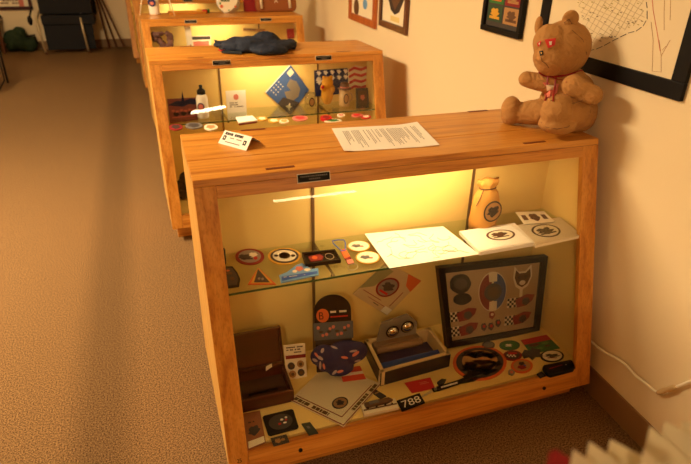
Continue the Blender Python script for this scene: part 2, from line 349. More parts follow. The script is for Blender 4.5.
p.slab('border', BLACK, [(0, 0), (.8, 0), (.96, .3), (1, .62), (.85, .95), (0, 1)], 0, .003); q2 = p.slab('centre', DGREY, [(0, .08), (.75, .08), (.9, .35), (.92, .6), (.78, .88), (0, .92)], .003, .0036)
p.many('emblem', BROWN, [rect(.1, .3, .7, .4), ringshape(.1, .08, .65, .6)], .0036, .0042, q2); p.many('emblem', ORANGE, [ringshape(.16, .04, .45, .22)], .0036, .0042, q2)
p = Flat('strip_patch', quad([(279, 267), (318, 267), (319, 277), (279, 284)], shelf), 'light blue strip patch with peaked top on the glass shelf', 'patch', GS)
p.slab('border', LBLUE, [(0, .55), (.2, .4), (.45, -.1), (.6, -.25), (.72, 0), (.82, .25), (1, .2), (1, .85), (.05, 1)], 0, .003)
q2 = p.slab('centre', BLUE, [(.06, .66), (.97, .5), (.97, .72), (.08, .9)], .003, .0036); p.many('emblem', PINK, [ringshape(.1, .18, .52, .2, .2)], .003, .0036, q2); p.many('emblem', OFFW, [ringshape(.08, .12, .72, .32, .1), ringshape(.06, .1, .4, .38)], .003, .0037, q2)
p.lines('lettering', OFFW, .12, .7, .9, .76, 1, .0037, .8, seed=4, parent=q2)
# keychain in a dark case
p = Flat('keychain_case', quad([(302, 256), (335, 252.5), (341, 263), (305.5, 267.5)], shelf), 'open dark box holding a red fob and a ring, on the glass shelf', 'box')
p.slab('box_bottom', BLACK, rect(0, 0, 1, 1), 0, .004); p.many('box_wall', BLACK, [rect(0, 0, 1, .1), rect(0, .9, 1, 1), rect(0, .1, .04, .9), rect(.96, .1, 1, .9)], .004, .012)
q2 = p.slab('fob', DRED, [(.15, .3), (.5, .2), (.58, .45), (.5, .72), (.18, .75)], .004, .008); p.slab('fob_badge', ORANGE, ell(.32, .48, .08, .15, 14), .008, .009, q2)
mb = MB(); mb.tube([p.at(.75+.12*math.cos(a), .5+.26*math.sin(a), .008) for a in [2*PI*i/20 for i in range(21)]], .0009, 6); mb.out('key_ring', STEEL, p.root, p.org)
p = Flat('key_strap', quad([(332, 242), (344, 241), (358, 267), (346, 270.5)], shelf), 'orange key strap with a blue carabiner lying beside the dark box', 'key strap')
mb = MB(); mb.tube([p.at(u, v, .004) for u, v in ((.35, .4), (0, .1), (.05, 0), (.5, -.02), (.98, .0), (1, .1), (.65, .4), (.35, .4))], .0016, 6); mb.out('carabiner', BLUE, p.root, p.org)
p.slab('strap', ORANGE, [(.3, .35), (.75, .33), (.8, .62), (.3, .66)], 0, .0035); p.slab('strap', DRED, [(.34, .66), (.8, .64), (.82, .7), (.36, .72)], 0, .004); p.slab('strap_tag', PINK, rect(.36, .72, .84, .86), 0, .0035)
mb = MB(); mb.tube([p.at(.6+.4*math.cos(a), .97+.1*math.sin(a), .002) for a in [2*PI*i/18 for i in range(19)]], .0008, 6); mb.out('ring', STEEL, p.root, p.org)
for cx, cy_, rx, ry, l in ((358.6, 246.9, 11.3, 5.3, 'farther of two cream round badges beside the map sheet'), (367.7, 258.3, 12, 6.2, 'nearer of two cream round badges beside the map sheet')):
    patch('round_badge', cx, cy_, rx, ry, shelf, l, 'badge', GOLD, OFFW, group='cream round badges on the shelf', inner=.9, emblem=[(GREY, [ringshape(.2, .14, .4, .5, .25), rect(.3, .55, .6, .6)]), (PINK, [ringshape(.08, .07, .65, .55)])])
# map sheet
p = Flat('map_sheet', quad([(364.5, 234), (443, 226.5), (479, 254.5), (389.5, 268.5)], shelf), 'large white sheet printed with a pale map, lying on the glass shelf', 'sheet')
s_ = p.slab('sheet', WHITE, rect(0, 0, 1, 1), 0, .0012)
mb = MB(); r = random.Random(5)
for k in range(26):
    x, y = r.uniform(.15, .85), r.uniform(.15, .85); pts = []; a = r.uniform(0, 6)
    for i in range(7): pts.append(p.at(x, y, .0014)); a += r.uniform(-1, 1); x = min(.92, max(.06, x+.045*math.cos(a))); y = min(.92, max(.06, y+.06*math.sin(a)))
    mb.tube(pts, .0009, 4)
mb.out('map_lines', mat('map_tan', (196, 160, 104), .7), s_, p.org)
# stack of napkins and packet
p = Flat('napkin_stack', quad([(459.5, 231), (514.6, 222.7), (535, 242.5), (480, 252)], lambda q: zp(q, ZS+.0126)), 'thick white stack with a round brown emblem, right of the map sheet', 'stack of paper')
for k in range(4): p.slab('folded_sheet', WHITE, rect(0, 0, 1, 1), -.012+k*.003, -.0093+k*.003)
em = p.many('emblem_ring', BROWN, [ell(.58, .45, .25, .24)], 0, .0004); em2 = p.many('emblem_disc', OFFW, [ell(.58, .45, .21, .2)], .0004, .0007, em); p.many('emblem_figure', BROWN, [ringshape(.12, .1, .55, .43, .3), rect(.42, .52, .7, .56), ringshape(.05, .04, .66, .42)], .0007, .001, em)
p = Flat('wrapped_packet', quad([(512, 226), (560, 217), (582, 235), (536, 245)], lambda q: zp(q, ZS+.0106)), 'white packet in clear wrap with dark round emblem at the right end of the shelf', 'packet')
p.slab('packet_body', OFFW, rect(0, 0, 1, 1), -.01, 0); em = p.many('emblem_ring', INK, [ell(.47, .5, .27, .32)], 0, .0004); p.many('emblem_disc', OFFW, [ell(.47, .5, .23, .27)], .0004, .0007, em); p.many('emblem_figure', INK, [ringshape(.15, .14, .45, .5, .35), rect(.3, .6, .62, .66)], .0007, .001, em)
p.slab('plastic_wrap', PLAST, rect(-.01, -.02, 1.01, 1.02), .0015, .0018)
p = Flat('photo_card', [zp((515, 212), ZS+.022), zp((544, 211.5), ZS+.022), zp((555, 222), ZS+.0135), zp((524, 224.5), ZS+.0135)], 'small photo card with dark pictures resting tilted on the wrapped packet', 'card')
p.slab('card', OFFW, rect(0, 0, 1, 1), 0, .001); p.many('picture', BROWN, [ringshape(.16, .3, .5, .5, .15), rect(.1, .3, .25, .7), rect(.75, .3, .9, .7)], .001, .0014)
# drawstring pouch
b0 = shelf((482, 227)); K = lambda q, d=0: yp(q, b0.y+d)
t = thing('drawstring_pouch', b0, 'tan cloth drawstring pouch with a dark round emblem, standing on the glass shelf', 'pouch')
L_ = MB(); zc = lambda h: V((b0.x, b0.y, ZS+h))
prof = [(.005, .048, .03), (.03, .05, .034), (.06, .049, .032), (.1, .047, .028), (.124, .04, .022), (.138, .028, .015), (.143, .025, .013), (.152, .034, .015), (.168, .037, .015)]
n = 28; vs_, fs_ = [], []
for k, (h, a, bb) in enumerate(prof):
    for j in range(n):
        an = 2*PI*j/n; w = 1+(.12*math.sin(an*7) if k > 4 else .02*math.sin(an*3+k)); vs_.append(zc(h)+V((a*math.cos(an)*w, bb*math.sin(an)*w, (.004*math.sin(an*5) if k == 8 else 0))))
for k in range(len(prof)-1):
    for j in range(n): fs_.append((k*n+j, k*n+(j+1) % n, (k+1)*n+(j+1) % n, (k+1)*n+j))
fs_ += [tuple(range(n)), tuple(range((len(prof)-1)*n, len(prof)*n))]
link('pouch_body', vs_, fs_, mat('tan_pouch', (206, 146, 62), .8, bump=.3, bscale=200), t, b0, True)
MB().tube([zc(.141)+V((.029*math.cos(a), .0165*math.sin(a), 0)) for a in [2*PI*i/20 for i in range(21)]], .0016, 6).tube([zc(.141)+V((-.02, -.01, 0)), zc(.115)+V((-.036, -.02, 0)), zc(.09)+V((-.047, -.02, 0))], .0014, 6).out('drawstring', BROWN, t, b0)
pf = Flat('x', [zc(.108)+V((-.026, -.0345, 0)), zc(.108)+V((.04, -.0345, 0)), zc(.036)+V((.04, -.036, 0)), zc(.036)+V((-.026, -.036, 0))], '', '', parent=t); pf.org = b0
e1 = pf.slab('emblem_ring', INK, ell(), 0, .0012); pf.slab('emblem_disc', TAN, ell(.5, .5, .43, .43), .0012, .0016, e1); pf.many('emblem_figure', INK, [ringshape(.28, .24, .5, .5, .25), ringshape(.1, .1, .7, .35)], .0016, .002, e1)
# clear bottle at the left end
bp = V((-1.172, .03, ZS+.0005)); t = thing('small_bottle', bp, 'small clear bottle with dark cap and label at the left end of the glass shelf', 'bottle')
MB().lathe(bp, [(.016, 0), (.019, .006), (.017, .012), (.019, .02), (.017, .028), (.019, .036), (.017, .046), (.018, .09), (.015, .105), (.007, .118), (.007, .125)], 18).out('bottle_body', PLAST, t, bp, True)
MB().lathe(bp, [(.0195, .045), (.0195, .085)], 18).out('bottle_label', BLACK, t, bp, True); MB().lathe(bp, [(.009, .124), (.009, .142), (.007, .144)], 14).out('bottle_cap', BLACK, t, bp, True)

# ---------------------------------------------------------- deck of the nearest case
# wooden box with open lid
x0, x1, ya, yb = -1.155, -.994, -.045, .085; bo = V(((x0+x1)/2, (ya+yb)/2, G)); t = thing('wooden_box', bo, 'dark red wooden box standing open on the deck of the nearest case', 'box')
mb = MB().box((x0, ya, G), (x1, yb, G+.006)); mb.out('box_bottom', DKW, t, bo)
MB().box((x0, ya, G+.006), (x1, ya+.008, G+.045)).box((x0, yb-.008, G+.006), (x1, yb, G+.045)).box((x0, ya+.008, G+.006), (x0+.008, yb-.008, G+.045)).box((x1-.008, ya+.008, G+.006), (x1, yb-.008, G+.045)).out('box_wall', DKW, t, bo)
MB().box((x0+.01, ya+.01, G+.006), (x1-.01, yb-.01, G+.012)).out('lining', mat('dark_lining', (40, 12, 12), .9), t, bo)
lf = Flat('lid', [(x0, yb+.04, G+.165), (x1, yb+.04, G+.165), (x1, yb+.002, G+.047), (x0, yb+.002, G+.047)], '', '', parent=t); lf.org = bo
ld = lf.slab('lid', DKW, rect(0, 0, 1, 1), -.008, 0); lf.many('lid_rim', DKW, [rect(0, 0, 1, .06), rect(0, .94, 1, 1), rect(0, .06, .05, .94), rect(.95, .06, 1, .94)], 0, .012, ld)
MB().box((x0+.03, ya+.05, G+.012), (x1-.04, ya+.056, G+.02)).out('pen', BLACK, t, bo)
MB().prism([(x0+.098, yb-.02, G+.045), (x0+.12, yb-.012, G+.05), (x0+.12, yb-.01, G+.06), (x0+.1, yb-.016, G+.058)], (0, .003, 0)).out('paper_tag', OFFW, t, bo)
# booklet, coaster, small cards
p = Flat('brown_pamphlet', quad([(243, 414), (260, 411), (266, 443), (247, 451)], deck), 'brown pamphlet with a dark emblem and a pale strip, front left corner of the deck', 'pamphlet')
pb = p.slab('cover', mat('pamphlet_brown', (150, 92, 56), .6), rect(0, 0, 1, 1), 0, .002); p.slab('pale_strip', OFFW, rect(.1, .8, .95, .97), .002, .0026, pb); p.many('emblem', DGREY, [ringshape(.3, .13, .5, .55, .2)], .002, .0026, pb); p.lines('lettering', INK, .15, .28, .9, .34, 1, .002, .7, parent=pb)
p = Flat('square_coaster', quad([(262, 416), (293, 408.5), (299, 427.5), (268.5, 435.5)], lambda q: zp(q, G+.006)), 'thick black square coaster with scattered coloured shapes on the deck', 'coaster')
cb = bev(p.slab('coaster_body', BLACK, [(.06, 0), (.94, 0), (1, .06), (1, .94), (.94, 1), (.06, 1), (0, .94), (0, .06)], -.0055, 0), .001)
cc = p.slab('inset', DGREY, ell(.5, .5, .38, .38), 0, .0005, cb); p.many('coloured_shape', WHITE, [ringshape(.05, .05, .55, .42), ringshape(.06, .04, .62, .6), ringshape(.04, .05, .7, .36)], .0005, .001, cc); p.many('coloured_shape', RED, [ringshape(.05, .05, .45, .6), ringshape(.04, .04, .68, .48)], .0005, .001, cc)
p = Flat('bagged_card', quad([(268, 438), (288, 433), (292, 443), (272, 448.5)], deck), 'small dark card in a clear bag just in front of the black coaster', 'card')
p.slab('card', DGREY, rect(.1, .1, .9, .9), 0, .0015); p.many('picture', TAN, [ringshape(.15, .2, .4, .5, .2), ringshape(.1, .12, .65, .5)], .0015, .0019); p.slab('clear_bag', PLAST, rect(0, 0, 1, 1), .003, .0033)
p = Flat('small_dark_booklet', quad([(301.5, 424.5), (310, 423), (318.5, 434), (309, 436)], deck), 'small dark green booklet lying alone right of the black coaster', 'booklet')
p.slab('cover', mat('dark_green', (44, 50, 36), .5), rect(0, 0, 1, 1), 0, .004); p.slab('cover_mark', GREY, rect(.3, .3, .6, .5), .004, .0044)
# button card
y_ = .052
def Kb(qs, y0, y1):  # top pair at y1, bottom pair at y0
    return [yp(qs[0], y1), yp(qs[1], y1), yp(qs[2], y0), yp(qs[3], y0)]
p = Flat('button_card', Kb([(283.3, 345.5), (305, 343.3), (307, 377.5), (287, 380)], .05, .065), 'white card holding four round buttons, standing beside the wooden box', 'card')
cb = p.slab('card', OFFW, rect(0, 0, 1, 1), -.002, 0); p.lines('lettering', INK, .12, .06, .9, .2, 2, 0, .85, parent=cb, seed=2); p.slab('red_band', DRED, rect(.05, .3, 1, .4), 0, .0006, cb); p.lines('lettering', INK, .45, .21, .9, .27, 1, 0, .9, parent=cb, seed=9)
for u, v in ((.27, .6), (.72, .57), (.3, .84), (.72, .82)): bt = p.slab('button', DGREY if u < .5 and v < .7 or u > .5 and v > .7 else TAN, ell(u, v, .17, .1, 18), 0, .003); p.many('button_mark', BROWN, [ringshape(.08, .05, u, v, .2)], .003, .0034, bt)
# header card with bandana
yb_ = .06
p = Flat('bandana_display_card', Kb([(313.5, 296), (350.5, 293.5), (353, 371), (317, 374)], .035, .085), 'arched black header card with orange round logo and a navy bandana below', 'display card')
arch = [(0, .45), (0, .2)]+[(.5-.5*math.cos(PI*i/14), .2-.2*math.sin(PI*i/14)) for i in range(1, 14)]+[(1, .2), (1, .45), (1, .98), (0, .98)]
cb = p.slab('header_card', BLACK, arch, -.003, 0)
lg = p.slab('round_logo', ORANGE, ell(.22, .25, .17, .085), 0, .0008, cb); p.text('logo_letter', 'B', BLACK, .12, .205, .24, .295, .0009, parent=cb)
p.lines('lettering', OFFW, .43, .2, .95, .25, 1, 0, .9, parent=cb, seed=5); p.lines('lettering', RED, .43, .265, .95, .3, 1, 0, .9, parent=cb, seed=6)
pb = p.slab('photo_band', mat('photo_blue', (84, 92, 98), .5), rect(-.04, .34, 1.04, .56), 0, .001, cb)
r = random.Random(3); p.many('photo_face', PINK, [ringshape(.045, .022, .1+.2*i+r.uniform(-.03, .03), .4+.09*(i % 2), .1, 10) for i in range(5)]+[ringshape(.04, .02, .2+.2*i, .5-.08*(i % 2), .1, 10) for i in range(4)], .001, .0014, pb)
p.many('photo_face', DGREY, [ringshape(.06, .015, .15+.22*i, .455, .2, 10) for i in range(4)]+[rect(0, .56, 1, .62)], .001, .0013, pb)
nb = MB(); ctr = p.at(.5, .78, .025); rr = (p.at(1, .8)-p.at(0, .8)).normalized(); uu = (p.at(.5, .6)-p.at(.5, 1)).normalized()
for dx, dy, sx_, sz_ in ((0, .0, .07, .05), (-.05, .02, .04, .04), (.062, .02, .045, .042), (.012, -.035, .045, .026), (.02, .03, .06, .04)): nb.ball(ctr+rr*dx+uu*dy, (sx_, .018, sz_), n=18, m=10)
for v_ in nb.v: v_.z = max(v_.z, G+.006)
ban = blob(nb, 'bandana', NAVY, p.root, p.org, .004, 4, .006, .03); 
bv = BVHTree.FromPolygons(nb.v, nb.f)
def decal(name, bvh, qs, m, parent, org, off=.0015, fallback=None):
    pts = []
    for q in qs:
        d = ray(q).normalized(); h = bvh.ray_cast(CP, d)
        if h[0] is None: return None
        pts.append(h[0]-d*off)
    c = sum(pts, V((0, 0, 0)))/len(pts); d = (c-CP).normalized(); qn = sum((V((q[0], q[1], 0)) for q in qs), V((0, 0, 0)))/len(qs)
    h = bvh.ray_cast(CP, ray((qn.x, qn.y)).normalized())
    if h[0]: c = h[0]-d*off
    n = len(pts); vv = pts+[c]+[x+d*.0008 for x in pts]; ff = [(i, (i+1) % n, n) for i in range(n)]+[(i, (i+1) % n, n+1+(i+1) % n, n+1+i) for i in range(n)]
    return link(name, vv, ff, m, parent, org)
r = random.Random(11)
for k in range(24):
    a = r.uniform(0, 6.3); cx, cyy = r.uniform(310, 364), r.uniform(341, 374); rx, ry = r.uniform(2.6, 4.4), r.uniform(1, 1.8)
    q = [(cx+rx*math.cos(i)*math.cos(a)-ry*math.sin(i)*math.sin(a), cyy+rx*math.cos(i)*math.sin(a)+ry*math.sin(i)*math.cos(a)) for i in [2*PI*j/9 for j in range(9)]]
    decal('bandana_print', bv, q, (mat('print_grey', (176, 160, 160), .7) if k % 3 else PINK), ban, V((0, 0, 0))+p.org, .005)
# shirt in a bag
p = Flat('bagged_neckerchief', quad([(334, 366), (381, 385), (343.5, 427), (290, 401)], deck), 'cream neckerchief with red-lettered border folded in a clear bag on the deck', 'neckerchief')
nk = p.slab('cloth', mat('cream_cloth', (248, 234, 196), .8), [(-.1, .25), (.02, .02), (.3, 0), (1, 0), (1, 1), (0, 1), (-.04, .6)], 0, .005)
p.many('border_stripe', DRED, [rect(.0, .985, 1, 1.0), rect(.02, .87, .88, .885), rect(.985, 0, 1.0, 1), rect(.87, .1, .885, .88)], .005, .0056, nk)
p.lines('border_lettering', BROWN, .03, .905, .97, .965, 1, .005, .95, seed=3, parent=nk, fill=1); p.lines('border_lettering', BROWN, .905, .05, .965, .98, 1, .005, .95, True, seed=8, parent=nk, fill=1)
e1 = p.slab('emblem_ring', INK, ell(.68, .66, .12, .13), .005, .0058, nk); p.slab('emblem_disc', TAN, ell(.68, .66, .1, .105), .0058, .0062, e1); p.many('emblem_figure', INK, [ringshape(.06, .05, .68, .66, .3)], .0062, .0066, e1)
p.slab('clear_bag', PLAST, rect(-.06, -.04, 1.04, 1.04), .0075, .0078)
p = Flat('red_ticket', quad([(339, 369), (360, 366), (366, 379), (343, 382)], lambda q: zp(q, G+.0085)), 'orange-red ticket with pale band lying on the bagged neckerchief', 'ticket')
p.slab('ticket', mat('ticket_red', (206, 60, 34), .5), rect(0, 0, 1, 1), 0, .001); p.slab('pale_band', OFFW, rect(0, .4, 1, .6), .001, .0014)
# neckerchief on the back panel
yk = YV-.0045
p = Flat('hanging_neckerchief', [yp((386, 262), yk), yp((421, 280.5), yk), yp((386.8, 315.4), yk), yp((352.6, 294), yk)], 'diamond-shaped neckerchief with round emblem pinned to the cream back panel', 'neckerchief')
nk = p.slab('cloth', mat('neckerchief_cloth', (204, 176, 128), .8), rect(0, 0, 1, 1), 0, .002); p.slab('orange_corner', ORANGE, [(.62, 0), (1, 0), (1, .32), (.8, .25)], .002, .0026, nk)
p.slab('green_area', mat('sage', (150, 144, 92), .8), [(0, .1), (.3, .1), (.22, .6), (0, .8)], .002, .0024, nk)
p.many('print_line', DRED, [rect(.1, .78, .6, .795), rect(.3, .86, .8, .87), rect(.86, .4, .875, .8)], .002, .0027, nk)
e1 = p.slab('emblem_ring', DRED, ell(.48, .47, .24, .25), .0026, .0034, nk); e2 = p.slab('emblem_disc', SILVER, ell(.48, .47, .2, .21), .0034, .0038, e1); p.many('emblem_figure', DGREY, [ringshape(.13, .1, .48, .45, .25)], .0038, .0042, e2); p.many('emblem_figure', RED, [rect(.38, .58, .6, .63)], .0038, .0042, e2)
p.slab('tag', OFFW, rect(.78, .84, .98, .98), .0026, .0034, nk); p.lines('lettering', INK, .5, .9, .75, .94, 1, .0026, .8, parent=nk)
# open blue box
Z1 = .192
A_ = [V((-.706, .108, G)), V((-.459, .103, G)), V((-.459, -.05, G)), V((-.716, -.066, G))]
bo = sum(A_, V((0, 0, 0)))/4; t = thing('open_gift_box', bo, 'open navy cardboard box with cream inside, left of the framed pins', 'box')
up = V((0, 0, 1)); hB = Z1-G
def wallp(a, b, th, m, nm, par, i0=0, z0=0, z1=hB):
    d = (b-a).normalized(); nn = V((-d.y, d.x, 0)); c = sum(A_, V((0, 0, 0)))/4
    if nn.dot(c-a) < 0: nn = -nn
    return MB().hexa([a+nn*i0+up*z0, b+nn*i0+up*z0, b+nn*(i0+th)+up*z0, a+nn*(i0+th)+up*z0, a+nn*i0+up*z1, b+nn*i0+up*z1, b+nn*(i0+th)+up*z1, a+nn*(i0+th)+up*z1]).out(nm, m, par, bo)
fl_ = MB().prism(A_, up*.003).out('box_bottom', NAVY, t, bo); OBX = mat('box_navy', (10, 12, 26), .5)
for i in range(4):
    a, b_ = A_[i], A_[(i+1) % 4]; wl = wallp(a, b_, .0025, OBX, 'box_wall', t, 0, 0, hB-.004)
    wallp(a, b_, .011, mat('cream_card', (214, 190, 140), .6), 'rim', wl, .0027, .003, hB)
wl = Flat('label_sticker', [A_[3]+V((-.0012, .013, .034)), A_[3]+V((-.001, .002, .034)), A_[3]+V((-.001, .002, .006)), A_[3]+V((-.0012, .013, .006))], '', '', parent=t); wl.org = bo; wl.slab('label_sticker', OFFW, rect(0, 0, 1, 1), 0, .0006)
MB().hexa([A_[3]+V((.014, .014, .004)), A_[2]+V((-.014, .014, .004)), A_[2]+V((-.014, .06, .004)), A_[3]+V((.02, .07, .004)), A_[3]+V((.014, .014, .018)), A_[2]+V((-.014, .014, .018)), A_[2]+V((-.014, .06, .03)), A_[3]+V((.02, .07, .03))]).out('blue_lining', mat('blue_satin', (14, 64, 150), .5), t, bo)
# candle lamp style object with two chrome bells
sc = V((-.598, .078, G+.04)); t = thing('twin_bell_stand', sc, 'grey stand with two chrome bells rising from the open navy box', 'stand')
bev(MB().prism([sc+V(p_) for p_ in ((-.085, -.012, -.03), (.085, -.012, -.03), (.085, .02, -.03), (-.085, .02, -.03))], (0, 0, .04)).out('padded_base', mat('taupe', (128, 100, 70), .8), t, sc), .006, 3)
MB().prism([sc+V(p_) for p_ in ((-.07, .01, .01), (-.055, .01, .085), (.04, .01, .1), (.078, .01, .06), (.078, .01, .01))], (0, .008, 0)).out('upright_plate', SILVER, t, sc)
for dx, dz_ in ((-.022, .055), (.032, .063)):
    bl = MB().ball(sc+V((dx, -.006, dz_)), (.021, .015, .021), n=18, m=12).out('bell', CHROME, t, sc, True)
    MB().tube([sc+V((dx, -.006, dz_))+V((.022*math.cos(a), -.002, .022*math.sin(a))) for a in [2*PI*i/20 for i in range(21)]], .002, 6).out('bell_rim', BLACK, bl, sc)
MB().tube([sc+V((-.08, -.022, .0)), sc+V((.05, -.022, .0)), sc+V((.085, -.022, .0))], .011, 10).out('padded_bar', mat('taupe2', (150, 116, 80), .7), t, sc, True)
# framed pins
p = Flat('pin_display_frame', Kb([(438, 268), (547.5, 256), (538.8, 331.5), (447, 348)], .028, .068), 'black-framed case of pins standing behind the deck items at the right', 'framed pins')
fr = p.many('frame', BLACK, [rect(0, 0, 1, .065), rect(0, .935, 1, 1), rect(0, .065, .055, .935), rect(.945, .065, 1, .935)], -.02, .004); p.slab('backing', mat('mat_board', (186, 160, 120), .8), rect(.02, .03, .98, .97), -.02, -.008)
MAT_H = -.008
def pin(nm, lab, parts, group='pins and patches in the black frame'):
    us = [u for m, ps, a, b_ in parts for pp in ps for u, v in pp]; vs2 = [v for m, ps, a, b_ in parts for pp in ps for u, v in pp]
    c = p.at((min(us)+max(us))/2, (min(vs2)+max(vs2))/2, MAT_H); root = None
    t_ = thing(nm, c, lab, 'pin', group)
    prev = None
    for i, (m, ps, a, b_) in enumerate(parts):
        mb = MB()
        for uvs in ps: mb.prism([p.at(u, v, MAT_H+a) for u, v in uvs], p.n*(b_-a))
        o = mb.out('pin_base' if i == 0 else 'pin_detail', m, t_ if i == 0 else prev, c)
        if i == 0: prev = o
pin('round_pin', 'dark round pin with a smaller oval under it, top left in the black frame', [(BLACK, [ringshape(.095, .12, .19, .23, .03), ringshape(.085, .07, .2, .42, .03)], 0, .004), (DGREY, [ringshape(.06, .07, .19, .23)], .004, .005)])
pin('tall_oval_patch', 'tall oval patch, red left and blue right, in the black frame', [(OFFW, [ell(.49, .38, .135, .25)], 0, .003), (DRED, [[(.49-.01, .38-.2)]+[(.49+.13*math.cos(a), .38+.24*math.sin(a)) for a in [PI*.6+PI*.8*i/12 for i in range(13)]]+[(.48, .58)]], .003, .0036), (mat('slate_blue', (44, 76, 140), .6), [[(.5, .18)]+[(.49+.13*math.cos(a), .38+.24*math.sin(a)) for a in [-PI*.4+PI*.8*i/12 for i in range(13)]]+[(.5, .58)]], .003, .0036), (OFFW, [rect(.455, .15, .53, .25), rect(.455, .5, .53, .6)], .0036, .0042), (DGREY, [ell(.49, .38, .085, .11)], .0042, .0048), (BROWN, [ringshape(.055, .07, .49, .38, .1)], .0048, .0054)])
pin('wildcat_pin', 'cat-head pin with pale outline, top right in the black frame', [(OFFW, [[(.7, .1), (.74, .17), (.81, .17), (.86, .1), (.875, .24), (.84, .36), (.79, .4), (.79, .5), (.765, .5), (.765, .4), (.72, .36), (.69, .24)]], 0, .003), (BROWN, [[(.712, .14), (.745, .19), (.81, .19), (.85, .14), (.86, .24), (.83, .33), (.78, .37), (.73, .33), (.702, .24)]], .003, .0036), (INK, [ringshape(.015, .02, .745, .24), ringshape(.015, .02, .81, .24)], .0036, .0042), (OFFW, [ringshape(.03, .03, .78, .31)], .0036, .0042)])
def flagcar(nm, lab, u, v, car_right=True):
    ch = [rect(u+.022*i, v+.03*j-.01*i*0, u+.022*(i+1), v+.03*(j+1)) for i in range(5) for j in range(4) if (i+j) % 2 == 0]
    pin(nm, lab, [(OFFW, [rect(u, v, u+.11, v+.12)], 0, .002), (BLACK, ch, .002, .0026), (DRED, [[(u+.08, v+.02), (u+.2, v-.03), (u+.28, v-.01), (u+.26, v+.06), (u+.2, v+.12), (u+.1, v+.13)]], .002, .0036), (DGREY, [ringshape(.04, .05, u+.19, v+.06, .1)], .0036, .0042)])
flagcar('racing_pin', 'chequered flag pin with red car, left side of the black frame, upper', .05, .57)
flagcar('racing_pin', 'chequered flag pin with red car, bottom left of the black frame', .06, .76)
flagcar('racing_pin', 'chequered flag pin with red car below the cat-head pin in the frame', .64, .5)
flagcar('racing_pin', 'chequered flag pin with red car, bottom right of the black frame', .62, .73)
for i, (u, v) in enumerate(((.485, .68), (.4, .82), (.475, .83), (.55, .8))):
    pin('figure_pin', ['tiny red pin just below the tall oval patch in the black frame', 'left of the three tiny pins at the bottom middle of the black frame', 'middle of the three tiny pins at the bottom of the black frame', 'right of the three tiny pins at the bottom middle of the black frame'][i], [((DRED if i == 0 else DGREY), [ringshape(.028, .05, u, v, .15, 12)], 0, .003), (RED if i else OFFW, [ringshape(.015, .02, u, v-.01)], .003, .0036)])
p.slab('frame_glass', PLAST, rect(.055, .065, .945, .935), .001, .0014)
# discs and patches on the right of the deck
GD = 'patches and stickers spread on the deck'
patch('large_round_patch', 479.7, 363.6, 27, 17.2, deck, 'large round red-bordered patch with black artwork on the deck before the frame', 'patch', ORANGE, DGREY, group=GD, inner=.88,
      emblem=[(TAN, [ell(.5, .47, .33, .33)]), (BLACK, [ringshape(.22, .1, .42, .27, .3), ringshape(.13, .09, .7, .3, .3), ringshape(.16, .13, .33, .68, .35), ringshape(.17, .12, .62, .72, .35), ringshape(.1, .08, .8, .55, .3)]), (DRED, [ringshape(.2, .07, .55, .5, .3), ringshape(.08, .06, .3, .55, .3), ringshape(.07, .05, .6, .62, .3)]), (OFFW, [[(.45, .18), (.5, .24), (.57, .2), (.54, .28), (.58, .35), (.5, .32), (.43, .36), (.45, .28), (.4, .22)]]), (BLUE, [ringshape(.06, .05, .7, .62), ringshape(.05, .04, .35, .72)])])
patch('grey_disc', 488.3, 345.5, 6.5, 3.8, deck, 'small plain grey disc behind the large round patch', 'disc', DGREY, GREY, group=GD)
patch('green_oval_sticker', 509.5, 345.8, 10.3, 4.8, deck, 'green oval sticker with pale drawing on the deck', 'sticker', mat('deep_green', (40, 96, 44), .5), GREEN, group=GD, emblem=[(OFFW, [ringshape(.15, .1, .45, .5, .3), rect(.3, .6, .6, .66)])])
patch('racing_sticker', 512.5, 356, 9.5, 5, deck, 'red and black oval racing sticker below the green oval', 'sticker', DRED, DGREY, group=GD, emblem=[(OFFW, [rect(.2+.08*i, .45+.12*(i % 2), .28+.08*i, .57+.12*(i % 2)) for i in range(6)]), (RED, [ringshape(.25, .12, .5, .32)])])
patch('round_scout_patch', 521.8, 366.5, 11, 7, deck, 'small round orange-edged patch nearest the front rail at right', 'patch', ORANGE, TAN, group=GD, emblem=[(DRED, [ringshape(.2, .14, .5, .62, .2)]), (INK, [ringshape(.13, .12, .48, .36, .2)]), (BLUE, [ringshape(.06, .06, .62, .5)])])
patch('black_edged_oval', 552, 356.5, 11.8, 6, deck, 'white oval sticker with black edge beside the glasses case', 'sticker', BLACK, OFFW, group=GD, inner=.84, emblem=[(INK, [ringshape(.28, .14, .5, .5, .35)]), (DRED, [rect(.3, .66, .7, .72)])])
p = Flat('postcard', quad([(520.7, 340.5), (546.4, 335), (560, 348.5), (531, 354)], deck), 'green postcard with a red band along its top, near the frame corner', 'postcard')
cb = p.slab('card', GREEN, rect(0, 0, 1, 1), 0, .0015); p.slab('red_band', RED, rect(0, 0, 1, .36), .0015, .002, cb); p.many('picture', BROWN, [ringshape(.2, .1, .3, .5, .2), ringshape(.1, .06, .7, .7, .2)], .0015, .0021, cb); p.many('picture', mat('leaf_green', (96, 150, 70), .6), [ringshape(.12, .08, .7, .5, .3), ringshape(.1, .07, .4, .78, .3)], .0015, .0022, cb)
p = Flat('leaf_ornament', quad([(520, 350), (539, 347), (545, 358), (524, 362)], deck), 'dull brown leaf-shaped ornament lying against the postcard', 'ornament')
p.slab('leaf', DGREY, [(0, .4), (.2, .1), (.45, .25), (.6, 0), (.8, .2), (1, .3), (.85, .6), (.95, .9), (.6, .8), (.4, 1), (.3, .7), (.05, .75)], 0, .004)
p = Flat('black_glasses_case', quad([(541, 365), (572.5, 358.5), (576, 368.5), (549, 375.5)], lambda q: zp(q, G+.016)), 'black rounded zip case with a red stripe in the right front corner of the deck', 'case')
